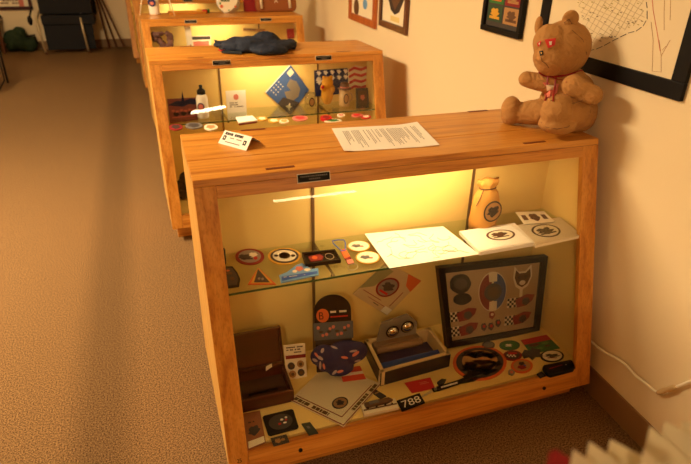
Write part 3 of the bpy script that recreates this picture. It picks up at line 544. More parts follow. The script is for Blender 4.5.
rb = [(.08, .0), (.92, 0), (1, .2), (1, .8), (.92, 1), (.08, 1), (0, .8), (0, .2)]
bev(p.slab('case_body', BLACK, rb, -.0155, 0), .005, 3); p.many('stripe', DRED, [[(.15, .42), (.6, .35), (.62, .42), (.16, .5)]], 0, .0006); MB().ball(p.at(.72, .45, .001), .002, n=8, m=6).out('zip_pull', STEEL, p.root, p.org)
p = Flat('square_magnet', quad([(536.5, 374.5), (541.5, 372), (546, 376.5), (540, 378.8)], deck), 'tiny black square lying in front of the glasses case', 'magnet'); p.slab('magnet', BLACK, rect(0, 0, 1, 1), 0, .003); p.slab('magnet_face', DGREY, rect(.15, .15, .85, .85), .003, .0035)
p = Flat('clear_charm', quad([(507, 370), (514, 369), (516, 375.5), (508.5, 376.5)], deck), 'tiny clear charm between the round patches at the rail', 'charm'); p.slab('charm', SILVER, ringshape(.45, .45, jag=.1), 0, .003); p.slab('charm_centre', PINK, ell(.5, .5, .2, .2, 12), .003, .0035)
p = Flat('red_card', quad([(404.3, 383), (430.3, 377.6), (435.2, 388.5), (411.9, 393.4)], deck), 'plain bright red card with faint lettering in front of the navy box', 'card')
p.slab('card', mat('bright_red', (196, 26, 34), .45), rect(0, 0, 1, 1), 0, .0012); p.lines('lettering', PINK, .5, .25, .92, .5, 2, .0012, .9, seed=4)
p = Flat('number_plate', quad([(396.7, 400.6), (419.5, 393), (425, 402.4), (402, 411)], lambda q: zp(q, G+.004)), 'black tag reading 788 in white, on the deck near the rail', 'tag')
p.slab('plate', BLACK, rect(0, 0, 1, 1), -.0035, 0); p.text('plate_number', '788', WHITE, .12, .2, .9, .82, 0, .0006)
# chain, lanyard, clip, model
t = thing('silver_chain', deck((426, 395)), 'short silver chain between the 788 tag and the lanyard', 'chain'); c = deck((426, 395))
MB().add([], [])
for i in range(6):
    a = deck((421.5+i*1.9, 397.5-i*1.1)); mb = MB().tube([a+V((.0045*math.cos(k), .003*math.sin(k), .0015+.001*(i % 2))) for k in [2*PI*j/10 for j in range(11)]], .0009, 5)
    mb.out('chain_link', STEEL, t, c)
p = Flat('black_lanyard', quad([(431, 386), (481, 371), (484, 380), (433, 395)], deck), 'black lanyard with white lettering lying along the front rail', 'lanyard')
st = p.slab('strap', BLACK, [(.0, .35), (.1, .3), (.5, .28), (.8, .15), (1, .3), (1, .75), (.8, .85), (.55, .72), (.12, .8), (.02, .75)], 0, .003); p.lines('lettering', WHITE, .17, .45, .5, .62, 1, .003, .95, seed=2, parent=st, fill=1)
p.slab('buckle', DGREY, [(.12, -.1), (.22, -.3), (.3, -.1), (.24, .25), (.14, .3)], 0, .006); p.slab('strap_loop', BLACK, [(.62, .1), (.8, -.15), (.95, -.1), (1.02, .3), (.8, .5), (.66, .45)], .003, .006); p.slab('strap_clip', STEEL, ell(.06, .55, .03, .16, 12), .003, .006)
p = Flat('brown_clip', quad([(369, 391), (374, 389.5), (386, 397), (381, 400.5)], deck), 'narrow dark brown clip lying beside the model box', 'clip'); p.slab('clip_body', DGREY, [(0, 0), (1, .1), (1, 1), (.1, .9)], 0, .005); p.slab('clip_edge', TAN, rect(.1, .4, .9, .5), .005, .0055)
p = Flat('model_box', quad([(361, 404.5), (395, 398), (399, 407), (364, 414.5)], lambda q: zp(q, G+.012)), 'small cream box with brown toy cars on top, left of the 788 tag', 'box')
bev(p.slab('box_body', OFFW, rect(0, 0, 1, 1), -.0115, 0), .001); p.slab('box_edge', BROWN, rect(.02, .55, .98, .68), 0, .0008)
p.slab('toy_body', BROWN, [(.08, .1), (.5, .02), (.8, .02), (.9, .3), (.7, .45), (.1, .5)], 0, .009); p.slab('toy_body', GREY, [(.2, .15), (.45, .1), (.5, .35), (.22, .4)], .009, .013)
for u in (.15, .4, .65, .85): MB().tube([p.at(u, .52, .003), p.at(u, .58, .003)], .003, 8).out('wheel', BLACK, p.root, p.org)

# ---------------------------------------------------------- on top of the nearest case
# paper with lines, corner lifted
t0_ = quad([(331.6, 128.5), (417, 124), (439.6, 145.9), (344, 152)], top); po = sum(t0_, V((0, 0, 0)))/4
t = thing('printed_letter', po, 'white typed letter lying on the nearest case, its corners curling up', 'sheet of paper')
nu, nv = 24, 18; vv = []; ff = []
def lift(u, v): return .0007+.016*max(0, u-.72)**1.5*(1-v)*3+.012*max(0, u-.8)**1.3*v*2+.006*max(0, .12-u)*8*v*.5
def pat(u, v, h=0): return t0_[0].lerp(t0_[1], u).lerp(t0_[3].lerp(t0_[2], u), v)+V((0, 0, lift(u, v)+h))
for j in range(nv+1):
    for i in range(nu+1): vv.append(pat(i/nu, j/nv))
k = len(vv); vv += [x+V((0, 0, -.0006)) for x in vv]
for j in range(nv):
    for i in range(nu):
        a = j*(nu+1)+i; ff.append((a, a+1, a+nu+2, a+nu+1)); ff.append((k+a, k+a+nu+1, k+a+nu+2, k+a+1))
sh = link('sheet', vv, ff, mat('letter_paper', (246, 238, 222), .75), t, po, True)
mb = MB(); r = random.Random(21)
u = .1
while u < .93:
    if r.random() < .86:
        v0, v1 = .14+r.uniform(0, .04), r.uniform(.5, .88); v = v0
        while v < v1:
            w = r.uniform(.03, .07); mb.add([pat(u, v, .0005), pat(u+.007, v, .0005), pat(u+.007, v+w, .0005), pat(u, v+w, .0005)], [(0, 1, 2, 3)]); v += w+.012
    u += .019
mb.out('typed_lines', GREYINK, sh, po)
# tent card
bl, br = top((218, 143)), top((246, 150.8)); tl, tr = zp((225, 130), H+.028), zp((252.3, 136.8), H+.028)
p = Flat('tent_card', [tl, tr, br, bl], 'small folded white card with two dark squares standing on the nearest case', 'card')
cb = p.slab('front_leaf', WHITE, rect(0, 0, 1, 1), -.0006, 0); dd = (tl-bl); back = V((dd.x, dd.y, 0))*2
MB().prism([tl, tr, br+V((dd.x, dd.y, 0))*2.1+V((0, 0, .0)), bl+V((dd.x, dd.y, 0))*2.1], (0, 0, -.0006)).out('rear_leaf', WHITE, p.root, p.org)
p.many('square_emblem', BLACK, [rect(.07, .36, .17, .68), rect(.8, .38, .9, .7)], 0, .0005, cb); p.many('emblem_mark', OFFW, [ell(.12, .52, .02, .08, 10), ell(.85, .54, .02, .08, 10)], .0005, .0008, cb)
p.lines('lettering', INK, .08, .1, 1.0, .3, 1, 0, .95, parent=cb, seed=3, fill=.9); p.lines('lettering', GREYINK, .3, .42, .8, .54, 1, 0, .8, parent=cb, seed=5); p.lines('lettering', GREYINK, .2, .74, .95, .86, 1, 0, .8, parent=cb, seed=6)

# teddy bear
fh = V((sy, cy, 0)); B0 = V((-.06, .14, H)); d0 = fh.dot(B0)
def bp_(x, y, dd=0): return on((x, y), fh, d0+dd)
PXM = F/((B0+V((0, 0, .15))-CP).dot(fw))       # px per metre there
m_ = lambda px: px/PXM
rq = Matrix.Rotation(-YAW, 3, 'Z').to_3x3()
t = thing('teddy_bear', B0, 'khaki cloth teddy bear with red neck ribbon sitting against the wall on the nearest case', 'teddy bear')
nt = SKIN.node_tree; tc = nt.nodes.new('ShaderNodeTexCoord'); nz = nt.nodes.new('ShaderNodeTexNoise'); nz.inputs['Scale'].default_value = 22; nz.inputs['Detail'].default_value = 5; nz.inputs['Distortion'].default_value = 1.5
bq = nt.nodes.new('ShaderNodeBump'); bq.inputs['Strength'].default_value = .55; bq.inputs['Distance'].default_value = .02
nt.links.new(tc.outputs['Object'], nz.inputs['Vector']); nt.links.new(nz.outputs['Fac'], bq.inputs['Height']); nt.links.new(nt.nodes['Bump'].outputs[0], bq.inputs['Normal']); nt.links.new(bq.outputs[0], nt.nodes['Principled BSDF'].inputs['Normal'])
ALL = MB()
def bpart(name, mb, sm=3, vox=.0045, wr=.008):
    for v_ in mb.v:
        v_.z = max(v_.z, H+.0012); v_.x = min(v_.x, wx(v_.y)-.007)
    ALL.add(mb.v, mb.f); return blob(mb, name, SKIN, t, B0, vox, sm, wr, .05)
mb = MB()
mb.ball(bp_(564, 48), (m_(25), .08, m_(26)), rq, 24, 16); mb.ball(bp_(552, 58, -.02), (m_(17.5), .06, m_(17)), rq, 20, 12)
mb.ball(bp_(544.5, 56, -.035), (m_(9.5), .035, m_(10)), rq); mb.ball(bp_(550, 42, -.02), (m_(16.5), .05, m_(17)), rq); mb.ball(bp_(546, 67, -.03), (m_(9), .03, m_(7)), rq)
head = bpart('head', mb)
mb = MB(); mb.ball(bp_(570.5, 19.5, -.02), (m_(8.2), .012, m_(8.5)), rq); mb.ball(bp_(567, 24, -.026), (m_(4), .01, m_(4)), rq); bpart('ear', mb, 1, .003, .003)
mb = MB(); mb.ball(bp_(538.5, 25.5, -.0), (m_(3.4), .016, m_(8.5)), rq); bpart('ear', mb, 1, .003, .002)
mb = MB(); mb.ball(bp_(566, 84), (m_(21), .06, m_(18)), rq); mb.ball(bp_(568, 100), (m_(28), .075, m_(29)), rq, 24, 16); mb.ball(bp_(570, 111), (m_(28), .08, m_(25)), rq, 24, 16)
bpart('torso', mb)
mb = MB(); mb.caps(bp_(550, 84, -.02), bp_(526, 79, .0), m_(9.5), m_(7.8), 8); bpart('arm', mb, 3, .004, .005)
mb = MB(); mb.caps(bp_(573, 85.5, -.1), bp_(592.5, 95.5, -.125), m_(10.8), m_(9.3), 8); bpart('arm', mb, 3, .004, .006)
mb = MB(); mb.caps(bp_(555, 111, -.02), bp_(522, 113, .02), m_(15), m_(11.5), 8); mb.ball(bp_(511, 111, .03), (m_(10.5), .04, m_(16)), rq); bpart('leg', mb, 3, .0045, .008)
mb = MB(); mb.caps(bp_(572, 110, -.07), bp_(557, 111, -.115), m_(18), m_(16), 8); mb.ball(bp_(557, 124, -.115), (m_(18.5), .05, m_(9.5)), rq, 20, 12); bpart('leg', mb, 2, .004, .008)
mb = ALL
bvb = BVHTree.FromPolygons(mb.v, mb.f)
def bhit(q, off=.003):
    d = ray(q).normalized(); h = bvb.ray_cast(CP, d); return (h[0]-d*off) if h[0] else None
def strip(name, qs, r_, m, par, off=.003):
    pts = [bhit(q, off) for q in qs]; pts = [x for x in pts if x]
    if len(pts) > 1: return MB().tube(pts, r_, 6).out(name, m, par, B0)
def dc(name, qs, m, off=.004): return decal(name, bvb, qs, m, t, B0, off)
EYE = mat('eye_red', (204, 36, 34), .5)
dc('eye', [(544.5, 39.5), (556, 38), (555, 45), (548, 48.5)], EYE); dc('eye_mark', [(549, 41.5), (552, 41.2), (551.5, 45), (549.5, 45)], WHITE, .0055)
dc('eye', [(537, 43), (541, 40.5), (541, 44), (538, 47)], EYE); dc('eye_mark', [(538.6, 43), (540, 42.6), (539.8, 44.6), (538.8, 45)], WHITE, .0055)
dc('nose', [(539, 51), (543, 50.5), (543.6, 54.5), (540, 56)], BLACK, .005); dc('nose_mark', [(540.6, 52), (542, 52), (542, 54), (540.8, 54)], GOLD, .0065)
strip('mouth_seam', [(541, 57), (542, 61), (546, 64), (549, 68)], .0008, BROWN, t); strip('head_seam', [(572, 30), (583, 40), (587, 55), (583, 66)], .0007, BROWN, t)
RIB = mat('ribbon_red', (150, 14, 24), .5)
rb_ = strip('neck_ribbon', [(539, 72), (543, 75.5), (552, 77), (562, 76), (572, 73.5), (582, 70.5)], .003, RIB, t, .004)
strip('ribbon_end', [(548, 76), (547, 84), (546.5, 94), (545.5, 100)], .0026, RIB, t, .005); strip('ribbon_end', [(556, 77), (555, 86), (553.5, 95), (553, 101)], .0026, RIB, t, .005); strip('ribbon_end', [(544, 100), (549, 97)], .002, RIB, t, .004)
strip('ribbon_loop', [(549, 76), (556, 79), (563, 80), (566, 82)], .0014, RIB, t, .003)
dc('chest_label', [(543, 82), (559, 84), (557, 93), (549, 98), (544, 95)], PINK); dc('chest_label_mark', [(546, 84.5), (556, 86), (554, 90), (547, 91)], OFFW, .0055)
dc('shoulder_badge', [(578, 72.5), (584, 71.5), (589, 75), (584, 77), (579, 76)], BLUE); dc('shoulder_badge_mark', [(581, 73.6), (585, 73.3), (586, 75), (582, 75.4)], OFFW, .0055)
strip('seam', [(550, 100), (562, 104), (575, 103), (583, 100)], .0007, BROWN, t, .001); strip('foot_seam', [(541, 122), (546, 127), (557, 129), (568, 127), (574, 122)], .0008, BROWN, t, .001); strip('ear_seam', [(564, 23), (569, 19), (572, 24)], .001, BROWN, t, .001)

# ---------------------------------------------------------- wall pictures
def wquad(y0, y1, z0, z1):      # y0 far side (left in the photo), y1 near
    return [V((wx(y0), y0, z1)), V((wx(y1), y1, z1)), V((wx(y1), y1, z0)), V((wx(y0), y0, z0))]
def frame(name, y0, y1, z0, z1, label, fm, bw, th, paper=OFFW):
    c = [a-WN*.001 for a in wquad(y0, y1, z0, z1)]; p = Flat(name, c, label, 'framed picture'); bu_ = bw/(abs(y1-y0)); bv_ = bw/(z1-z0)
    f_ = p.many('frame', fm, [rect(0, 0, 1, bv_), rect(0, 1-bv_, 1, 1), rect(0, bv_, bu_, 1-bv_), rect(1-bu_, bv_, 1, 1-bv_)], 0, th); bev(f_, .002)
    s_ = p.slab('picture', paper, rect(bu_, bv_, 1-bu_, 1-bv_), 0, th*.4); return p, s_, th*.4
p, s_, h = frame('framed_picture', 2.70, 2.15, .915, 1.36, 'orange wooden picture frame, leftmost on the right wall', wood('orange_frame', 2, (150, 70, 24), (184, 92, 36), (196, 110, 50)), .045, .02)
p.many('photo', BROWN, [ringshape(.1, .12, .27, .8)], h, h+.001, s_); p.many('photo', LBLUE, [ringshape(.08, .07, .6, .72), ringshape(.08, .07, .6, .55), ringshape(.08, .06, .3, .5)], h, h+.001, s_)
p, s_, h = frame('framed_picture', 2.075, 1.645, .948, 1.42, 'dark brown picture frame, second along the right wall', WALNUT, .035, .02)
e_ = p.slab('shield_print', INK, [(.25, .2), (.85, .2), (.85, .62), (.7, .78), (.55, .82), (.4, .78), (.25, .62)], h, h+.001, s_); p.slab('shield_centre', BROWN, [(.32, .25), (.78, .25), (.78, .6), (.55, .77), (.32, .6)], h+.001, h+.002, e_)
p.slab('print_note', mat('pale_yellow', (222, 200, 130), .7), rect(.4, .84, .72, .9), h, h+.001, s_)
p, s_, h = frame('framed_picture', .842, .553, 1.085, 1.42, 'black frame of four small colourful pictures, behind the bear at left', BLACK, .022, .02, DGREY)
cols = [(GREEN, ORANGE), (DRED, TAN), (mat('forest', (40, 70, 44), .6), GOLD), (TAN, BROWN)]
for i, (a, b_) in enumerate(cols):
    u, v = .1+.42*(i % 2), (.5+.2*(i//2)); q2 = p.slab('small_print', a, rect(u, v, u+.38, v+.18), h, h+.001, s_); p.many('small_print_art', b_, [ringshape(.1, .05, u+.19, v+.08, .25), rect(u+.06, v+.12, u+.32, v+.15)], h+.001, h+.002, q2)
for i in range(4):
    u, v = .1+.42*(i % 2), (.08+.2*(i//2)); p.slab('small_print', cols[3-i][0], rect(u, v, u+.38, v+.18), h, h+.001, s_)
# big map
p, s_, h = frame('framed_map', .452, -.219, 1.041, 1.62, 'large black-framed street map hanging on the wall behind the bear', BLACK, .047, .012, mat('map_paper', (232, 216, 180), .7))
r = random.Random(2)
def muv(q):
    w_ = wp(q); return ((.452-w_.y)/(.452+.219), (1.62-w_.z)/(1.62-1.041))
def mline(mb, pts, w=.0008): mb.tube([p.at(*muv(q), h+.0006) for q in pts], w, 4)
RG = [(574, -60), (578, 0), (588, 46), (612, 40), (630, 31), (647, 19), (647, -60)]
def inside(x, y):
    c = False
    for k in range(len(RG)):
        (xa_, ya_), (xb_, yb2) = RG[k], RG[k-1]
        if (ya_ > y) != (yb2 > y) and x < (xb_-xa_)*(y-ya_)/(yb2-ya_)+xa_: c = not c
    return c
ms, mm, mo = MB(), MB(), MB()
for a_ in (math.radians(28), math.radians(-58)):
    for k in range(-16, 17):
        run = []
        for j in range(-24, 25):
            x = 615+k*5.2*math.sin(a_)*-1+j*4*math.cos(a_); y = 0+k*5.2*math.cos(a_)+j*4*math.sin(a_)+1.2*math.sin(k+j*.3)
            if inside(x, y) and y > -40: run.append((x, y))
            else:
                if len(run) > 1: mline(ms, run, .0005)
                run = []
        if len(run) > 1: mline(ms, run, .0005)
for k in range(110):
    x, y = r.uniform(577, 646), r.uniform(-30, 42)
    if inside(x, y): mline((mm, mo)[k % 2], [(x, y), (x+1.6, y+.5)], .0011)
ms.out('map_streets', mat('street_grey', (186, 166, 122), .7), s_, p.org); mm.out('map_markings', mat('olive_mark', (170, 150, 70), .7), s_, p.org); mo.out('map_dots', BROWN, s_, p.org)
mb3 = MB(); BP = [(584, 50), (589, 51), (598, 49), (606, 45.5), (614, 41), (622, 37), (630, 33), (638, 31), (645, 26), (649, 19), (649, 8), (648, 0), (649, -30)]
for a, b_ in zip(BP, BP[1:]): mline(mb3, [a, ((a[0]*.25+b_[0]*.75), (a[1]*.25+b_[1]*.75))], .0011)
mb3.out('map_boundary', DGREY, s_, p.org)
mb2 = MB(); mline(mb2, [(652, -30), (655, 10), (659, 32), (662, 51)], .0009); mb2.out('map_road', PINK, s_, p.org)
mb4 = MB()
for pts in ([(653, 22), (655, 40), (654, 71)], [(661, 40), (663, 55), (663, 72)], [(654, 71), (663, 72)], [(663, 56), (672, 40)], [(664, 50), (668, 46)], [(667, -20), (666, 12), (666, 30)], [(673, -20), (672, 20)]): mline(mb4, pts, .0006)
mb4.out('map_river', TAN, s_, p.org)

# power cord
pts = [wp(q, .012) for q in ((585, 338), (591.8, 342), (598, 347.5), (606, 353), (616, 358), (623.6, 363), (629, 368), (636, 376), (646.6, 384), (654, 390.5), (660, 393.5), (667, 392.5), (672, 388.5), (680, 385.5), (691, 381), (702, 378))]
CORD = mat('cord_white', (250, 242, 218), .5); c0 = pts[0]; t = thing('power_cord', c0, 'white power cord running along the wall from the nearest case', 'cord')
MB().tube(pts, .0042, 8)  .out('cable', CORD, t, c0, True)
a, b_ = wp((657.5, 393), .014), wp((676, 386.5), .014); MB().tube([a, a.lerp(b_, .1), a.lerp(b_, .45), a.lerp(b_, .5), a.lerp(b_, .55), a.lerp(b_, .9), b_], [.005, .008, .0085, .006, .0085, .008, .005], 10).out('connector', mat('connector_cream', (206, 178, 128), .5), t, c0, True)

# ---------------------------------------------------------- second case: local helpers
def loc(case, x, y, z): a = case.rotation_euler.z; return V((case.location.x+math.cos(a)*x-math.sin(a)*y, case.location.y+math.sin(a)*x+math.cos(a)*y, z))
def lp_(case, q, yl):           # point seen at q on the case's own vertical plane at depth yl
    a = case.rotation_euler.z; n = V((-math.sin(a), math.cos(a), 0)); return on(q, n, n.dot(V(case.location))+yl)
def L2(qs, yl, case=c2, lean=0): return [lp_(case, q, yl+(lean if i < 2 else 0)) for i, q in enumerate(qs)]
Y2B = YV-.003
def stand_on(c, z):      # shift a Flat so that its lower edge meets the surface
    dz = z-min(p_.z for p_ in c); return [p_+V((0, 0, dz)) for p_ in c]
# picture with skyline
p = Flat('skyline_picture', L2([(167, 99), (198, 97.5), (198, 120), (170, 123.5)], .06), 'purple picture with dark skyline standing at the left of the second case', 'picture')
pb = p.slab('board', mat('plum', (150, 84, 84), .6), rect(0, 0, 1, 1), -.003, 0); p.slab('skyline', NAVY, [(0, .25), (.1, .2), (.3, .1), (.45, .12), (.5, -.3), (.55, .12), (.75, .02), (.95, .08), (1, .2), (.9, .3), (.7, .25), (.5, .35), (.2, .3)], 0, .002, pb)
p.many('print_lettering', PINK, [ringshape(.06, .05, .15+.14*i, .5+.04*(i % 2), .3, 10) for i in range(6)]+[rect(.1, .75, .9, .8)], 0, .001, pb); p.many('print_figure', INK, [ringshape(.1, .08, .25+.25*i, .65, .3, 12) for i in range(3)], 0, .001, pb)
bs = lp_(c2, (204, 122), .03); zb = ZS+.0006; bs.z = zb
def hz(q, b): return on(q, fh, fh.dot(b)).z
t = thing('sports_bottle', bs, 'white sports bottle with black cap in the second case', 'bottle')
hh = max(.1, hz((205, 85), bs)-zb); k_ = hh/.17
MB().lathe(bs, [(.026*k_, 0), (.03*k_, .006), (.03*k_, .1*k_), (.024*k_, .118*k_), (.019*k_, .125*k_)], 24).out('bottle_body', WHITE, t, bs, True); MB().lathe(bs, [(.021*k_, .124*k_), (.022*k_, .14*k_), (.015*k_, .148*k_), (.008*k_, .152*k_), (.009*k_, .168*k_), (.006*k_, .17*k_)], 20).out('bottle_cap', BLACK, t, bs, True)
f_ = -fh; bf = Flat('e', [bs+V((.0, 0, .085*k_))+f_*.03*k_+r0*-.018, bs+V((0, 0, .085*k_))+f_*.03*k_+r0*.018, bs+V((0, 0, .045*k_))+f_*.03*k_+r0*.018, bs+V((0, 0, .045*k_))+f_*.03*k_+r0*-.018], '', '', parent=t); bf.org = bs
e_ = bf.slab('emblem_ring', NAVY, ell(), 0, .0015); bf.slab('emblem_disc', PINK, ell(.5, .5, .36, .36), .0015, .002, e_)
p = Flat('award_card', L2([(225.5, 91), (245.5, 90), (247, 119), (228, 120)], .09), 'tall white card with small round emblem standing in the second case', 'card'); cb = p.slab('card', WHITE, rect(0, 0, 1, 1), -.002, 0)
p.many('emblem', PINK, [ell(.5, .22, .13, .1, 14)], 0, .001, cb); p.lines('lettering', GREYINK, .15, .4, .85, .6, 3, 0, .8, parent=cb)
# diamond neckerchief
p = Flat('blue_neckerchief', L2([(290, 64), (309, 90), (290, 115), (265, 92)], Y2B), 'blue diamond neckerchief with white stars pinned to the back panel of the second case', 'neckerchief')
nk = p.slab('cloth', mat('neck_blue', (60, 92, 150), .8), rect(0, 0, 1, 1), -.0, .003); p.slab('white_edge', WHITE, [(0, -.02), (.03, -.02), (.03, 1), (0, 1)], .003, .004, nk); p.many('star', OFFW, [ringshape(.018, .018, .1+.09*i, .55+.1*j, .4, 10) for i in range(3) for j in range(4)], .003, .0036, nk)
p.slab('animal_print', SILVER, [(.3, .25), (.5, .15), (.75, .2), (.85, .4), (.8, .6), (.6, .7), (.42, .62), (.55, .45), (.35, .45)], .003, .004, nk); p.slab('lower_print', DGREY, [(.5, .75), (.75, .62), (1, .5), (1, 1), (.5, 1)], .003, .0038, nk); p.slab('tag', OFFW, [(.1, .05), (.26, .05), (.26, .22), (.1, .22)], .003, .0045, nk)
p.many('lily_emblem', OFFW, [[(.76, .72), (.82, .78), (.9, .76), (.86, .84), (.9, .92), (.8, .88), (.72, .9), (.76, .82)]], .0038, .0045, nk)
# flag
p = Flat('small_flag', L2([(314, 69), (369, 65), (370, 92), (315, 98)], Y2B), 'small stars and stripes flag pinned in the right half of the second case', 'flag')
fc = p.slab('flag_cloth', OFFW, [(.6, .1), (.75, -.02), (.9, .06), (1, 0), (1, .75), (.85, .85), (.7, .75), (.6, .85)], 0, .002); p.slab('star_field', NAVY, [(0, .05), (.6, .05), (.6, .95), (0, .95)], 0, .0025)
for i in range(4): v = .04+.22*i; p.slab('red_stripe', RED, [(.62, v+.06), (.72, v-.03), (.84, v+.05), (.97, v-.02), (.97, v+.08), (.84, v+.15), (.72, v+.07), (.62, v+.16)], .002, .003, fc)
p.many('star', WHITE, [ringshape(.035, .07, .08+.12*i, .15+.2*j, .45, 12) for i in range(5) for j in range(2)]+[ringshape(.05, .1, .08, .42, .45, 12)], .0025, .0032)
# yellow bear-like pouch, plaque, mugs, jar
bs = lp_(c2, (327, 118), .1); bs.z = zb; t = thing('yellow_plush', bs, 'yellow plush toy standing in the right half of the second case', 'plush toy')
mb = MB(); sc_ = (hz((327, 76), bs)-zb)
mb.ball(bs+V((0, 0, sc_*.32)), (.036, .024, sc_*.32)); mb.ball(bs+V((.002, 0, sc_*.78)), (.034, .026, sc_*.2)); mb.ball(bs+V((-.028, -.01, sc_*.62)), (.016, .014, .02)); mb.ball(bs+V((.03, -.008, sc_*.55)), (.014, .014, .022)); mb.ball(bs+V((-.018, 0, sc_*.95)), .011); mb.ball(bs+V((.022, 0, sc_*.95)), .011)
for v_ in mb.v: v_.z = max(v_.z, zb+.0005)
blob(mb, 'plush_body', mat('plush_yellow', (222, 160, 40), .9, bump=.3), t, bs, .004, 3); MB().ball(bs+V((-.032, -.022, sc_*.66)), (.009, .005, .01)).out('muzzle', RED, t, bs, True)
p = Flat('dark_plaque', L2([(356, 88.5), (368, 88), (369.5, 108), (356.5, 108.5)], .08), 'dark upright plaque at the right of the second case', 'plaque'); cb = bev(p.slab('plaque', DGREY, rect(0, 0, 1, 1), -.006, 0), .001); p.slab('plaque_inset', BROWN, rect(.15, .12, .85, .85), 0, .001, cb); p.many('plaque_emblem', PINK, [ringshape(.18, .13, .5, .45, .2)], .001, .0016, cb)
def mug(x, px, m, lab, w=.032, hgt=.075, yl=.04, z=None):
    b = lp_(c2, (px, 118), yl); b.z = zb if z is None else z; t = thing('mug', b, lab, 'mug', 'mugs and jars in the second case')
    MB().lathe(b, [(w*.85, 0), (w, .006), (w, hgt), (w*.9, hgt), (w*.88, hgt*.3)], 24).out('mug_body', m, t, b, True); MB().tube([b+V((w*.9+.02*math.sin(a), 0, hgt*.5+.024*math.cos(a))) for a in [PI*i/10 for i in range(11)]], .004, 8).out('mug_handle', m, t, b, True)
    bf = Flat('e', [b+V((-w*.5, -w-.0005, hgt*.8)), b+V((w*.5, -w-.0005, hgt*.8)), b+V((w*.5, -w-.0005, hgt*.2)), b+V((-w*.5, -w-.0005, hgt*.2))], '', '', parent=t); bf.org = b
    e = bf.slab('mug_emblem', INK, ell(), 0, .001); bf.slab('mug_emblem_centre', TAN, ell(.5, .5, .38, .38), .001, .0015, e)
mug(0, 310.5, PLAST, 'clear round mug with dark emblem, beside the blue neckerchief', .031, .085, .05); mug(0, 344, mat('mug_beige', (196, 160, 110), .4), 'beige mug with round emblem standing left of the dark plaque', .03, .095, .05)
p = Flat('brown_cap_stack', L2([(337, 79), (351, 79), (352, 92), (337, 92)], .06), 'small layered brown hat above the beige mug', 'hat')
hb = lp_(c2, (344, 97), .05); 
C.objects.unlink(p.root); bpy.data.objects.remove(p.root)
t = thing('toy_hat', V((hb.x, hb.y, zb+.0955)), 'small brown brimmed hat resting on the beige mug', 'hat'); hb = V((hb.x, hb.y, zb+.0955)); hb.x = lp_(c2, (344, 118), .05).x; t.location = hb
MB().lathe(hb, [(.036, 0), (.04, .003), (.026, .008), (.025, .03), (.018, .036)], 20).out('hat_crown', BROWN, t, hb, True); MB().lathe(hb, [(.0265, .009), (.0265, .015)], 20).out('hat_band', PINK, t, hb, True)
p = Flat('pennant', L2([(377, 92), (380, 96), (378, 122), (371, 124)], .1), 'narrow red and white pennant at the right end of the second case', 'pennant'); cb = p.slab('pennant', RED, [(.5, 0), (1, .2), (.8, 1), (0, 1)], -.001, .001); p.slab('pennant_stripe', OFFW, [(.45, .4), (.8, .5), (.6, .7), (.3, .6)], .001, .002, cb)
# low items on the shelf of the second case
p = Flat('white_box', L2([(235, 112), (252, 111), (257, 116), (238, 118.5)], .0), '', '', parent=c2)
b = zp((247, 119), zb); 
def small(name, q, rx, ry, m, lab, cat, g=None, th=.006, m2=None, case=c2, z=zb):
    p = Flat(name, bbox(q[0], q[1], rx, ry, lambda qq: zp(qq, z)), lab, cat, g); a = p.slab('body', m, ringshape(.48, .48, jag=.04), 0, th)
    if m2: p.slab('centre', m2, ringshape(.3, .3, jag=.2), th, th+.0008, a)
    return p
p = Flat('keepsake_box', quad([(236, 117), (252, 115.5), (257, 120), (239, 122.5)], lambda q: zp(q, zb+.016)), 'white keepsake box with dark base in front of the award card', 'box'); p.slab('box_base', DRED, rect(0, 0, 1, 1), -.0155, -.006); p.slab('box_lid', WHITE, rect(-.02, -.02, 1.02, 1.02), -.006, 0)
GR = 'small keepsakes along the shelf of the second case'
small('oval_badge', (176, 128), 7, 3, DRED, 'dark red oval badge at the left end of the second case shelf', 'badge', GR, m2=INK)
small('oval_badge', (194, 126.5), 9, 3, GREY, 'grey oval badge in front of the sports bottle', 'badge', GR, m2=DGREY)
small('oval_badge', (211, 128), 7, 3, OFFW, 'cream oval badge right of the sports bottle', 'badge', GR, m2=TAN)
small('yellow_badge', (262, 119.5), 5.5, 2, GOLD, 'yellow badge just right of the white keepsake box', 'badge', GR, m2=OFFW)
small('yellow_badge', (274, 121.5), 6, 2, GOLD, 'yellow badge below the blue neckerchief, left one', 'badge', GR, m2=OFFW)
small('yellow_badge', (284, 122), 5, 2, OFFW, 'cream badge below the blue neckerchief, right one', 'badge', GR, m2=GOLD)
small('pink_badge', (300, 119), 8, 2.6, PINK, 'pink and red badge left of the clear mug', 'badge', GR, m2=RED)
small('red_cup_badge', (326, 119.5), 6, 2.4, RED, 'red badge in front of the yellow plush toy', 'badge', GR, .012, m2=DRED)
small('cream_badge', (333, 121.5), 9, 1.8, OFFW, 'cream strip badge in front of the yellow plush toy', 'badge', GR, m2=GREEN)
small('cream_badge', (341, 116), 4, 1.6, OFFW, 'small cream badge beside the beige mug', 'badge', GR, m2=PINK)
small('red_badge', (357, 116), 6, 1.7, PINK, 'pink badge at the foot of the dark plaque', 'badge', GR, m2=RED)
small('red_badge', (366, 117.5), 5, 1.7, RED, 'red badge near the pennant', 'badge', GR, m2=OFFW)
p = Flat('glass_vase', L2([(0, 0), (1, 0), (1, 1), (0, 1)], 0), '', '', parent=c2)
bs = lp_(c2, (219, 124), -.02); bs.z = zb; t = thing('clear_glass_dish', bs, 'clear glass dish between the sports bottle and the keepsake box', 'dish'); MB().lathe(bs, [(.02, 0), (.012, .01), (.03, .03), (.034, .045), (.03, .046)], 20).out('dish_bowl', PLAST, t, bs, True)
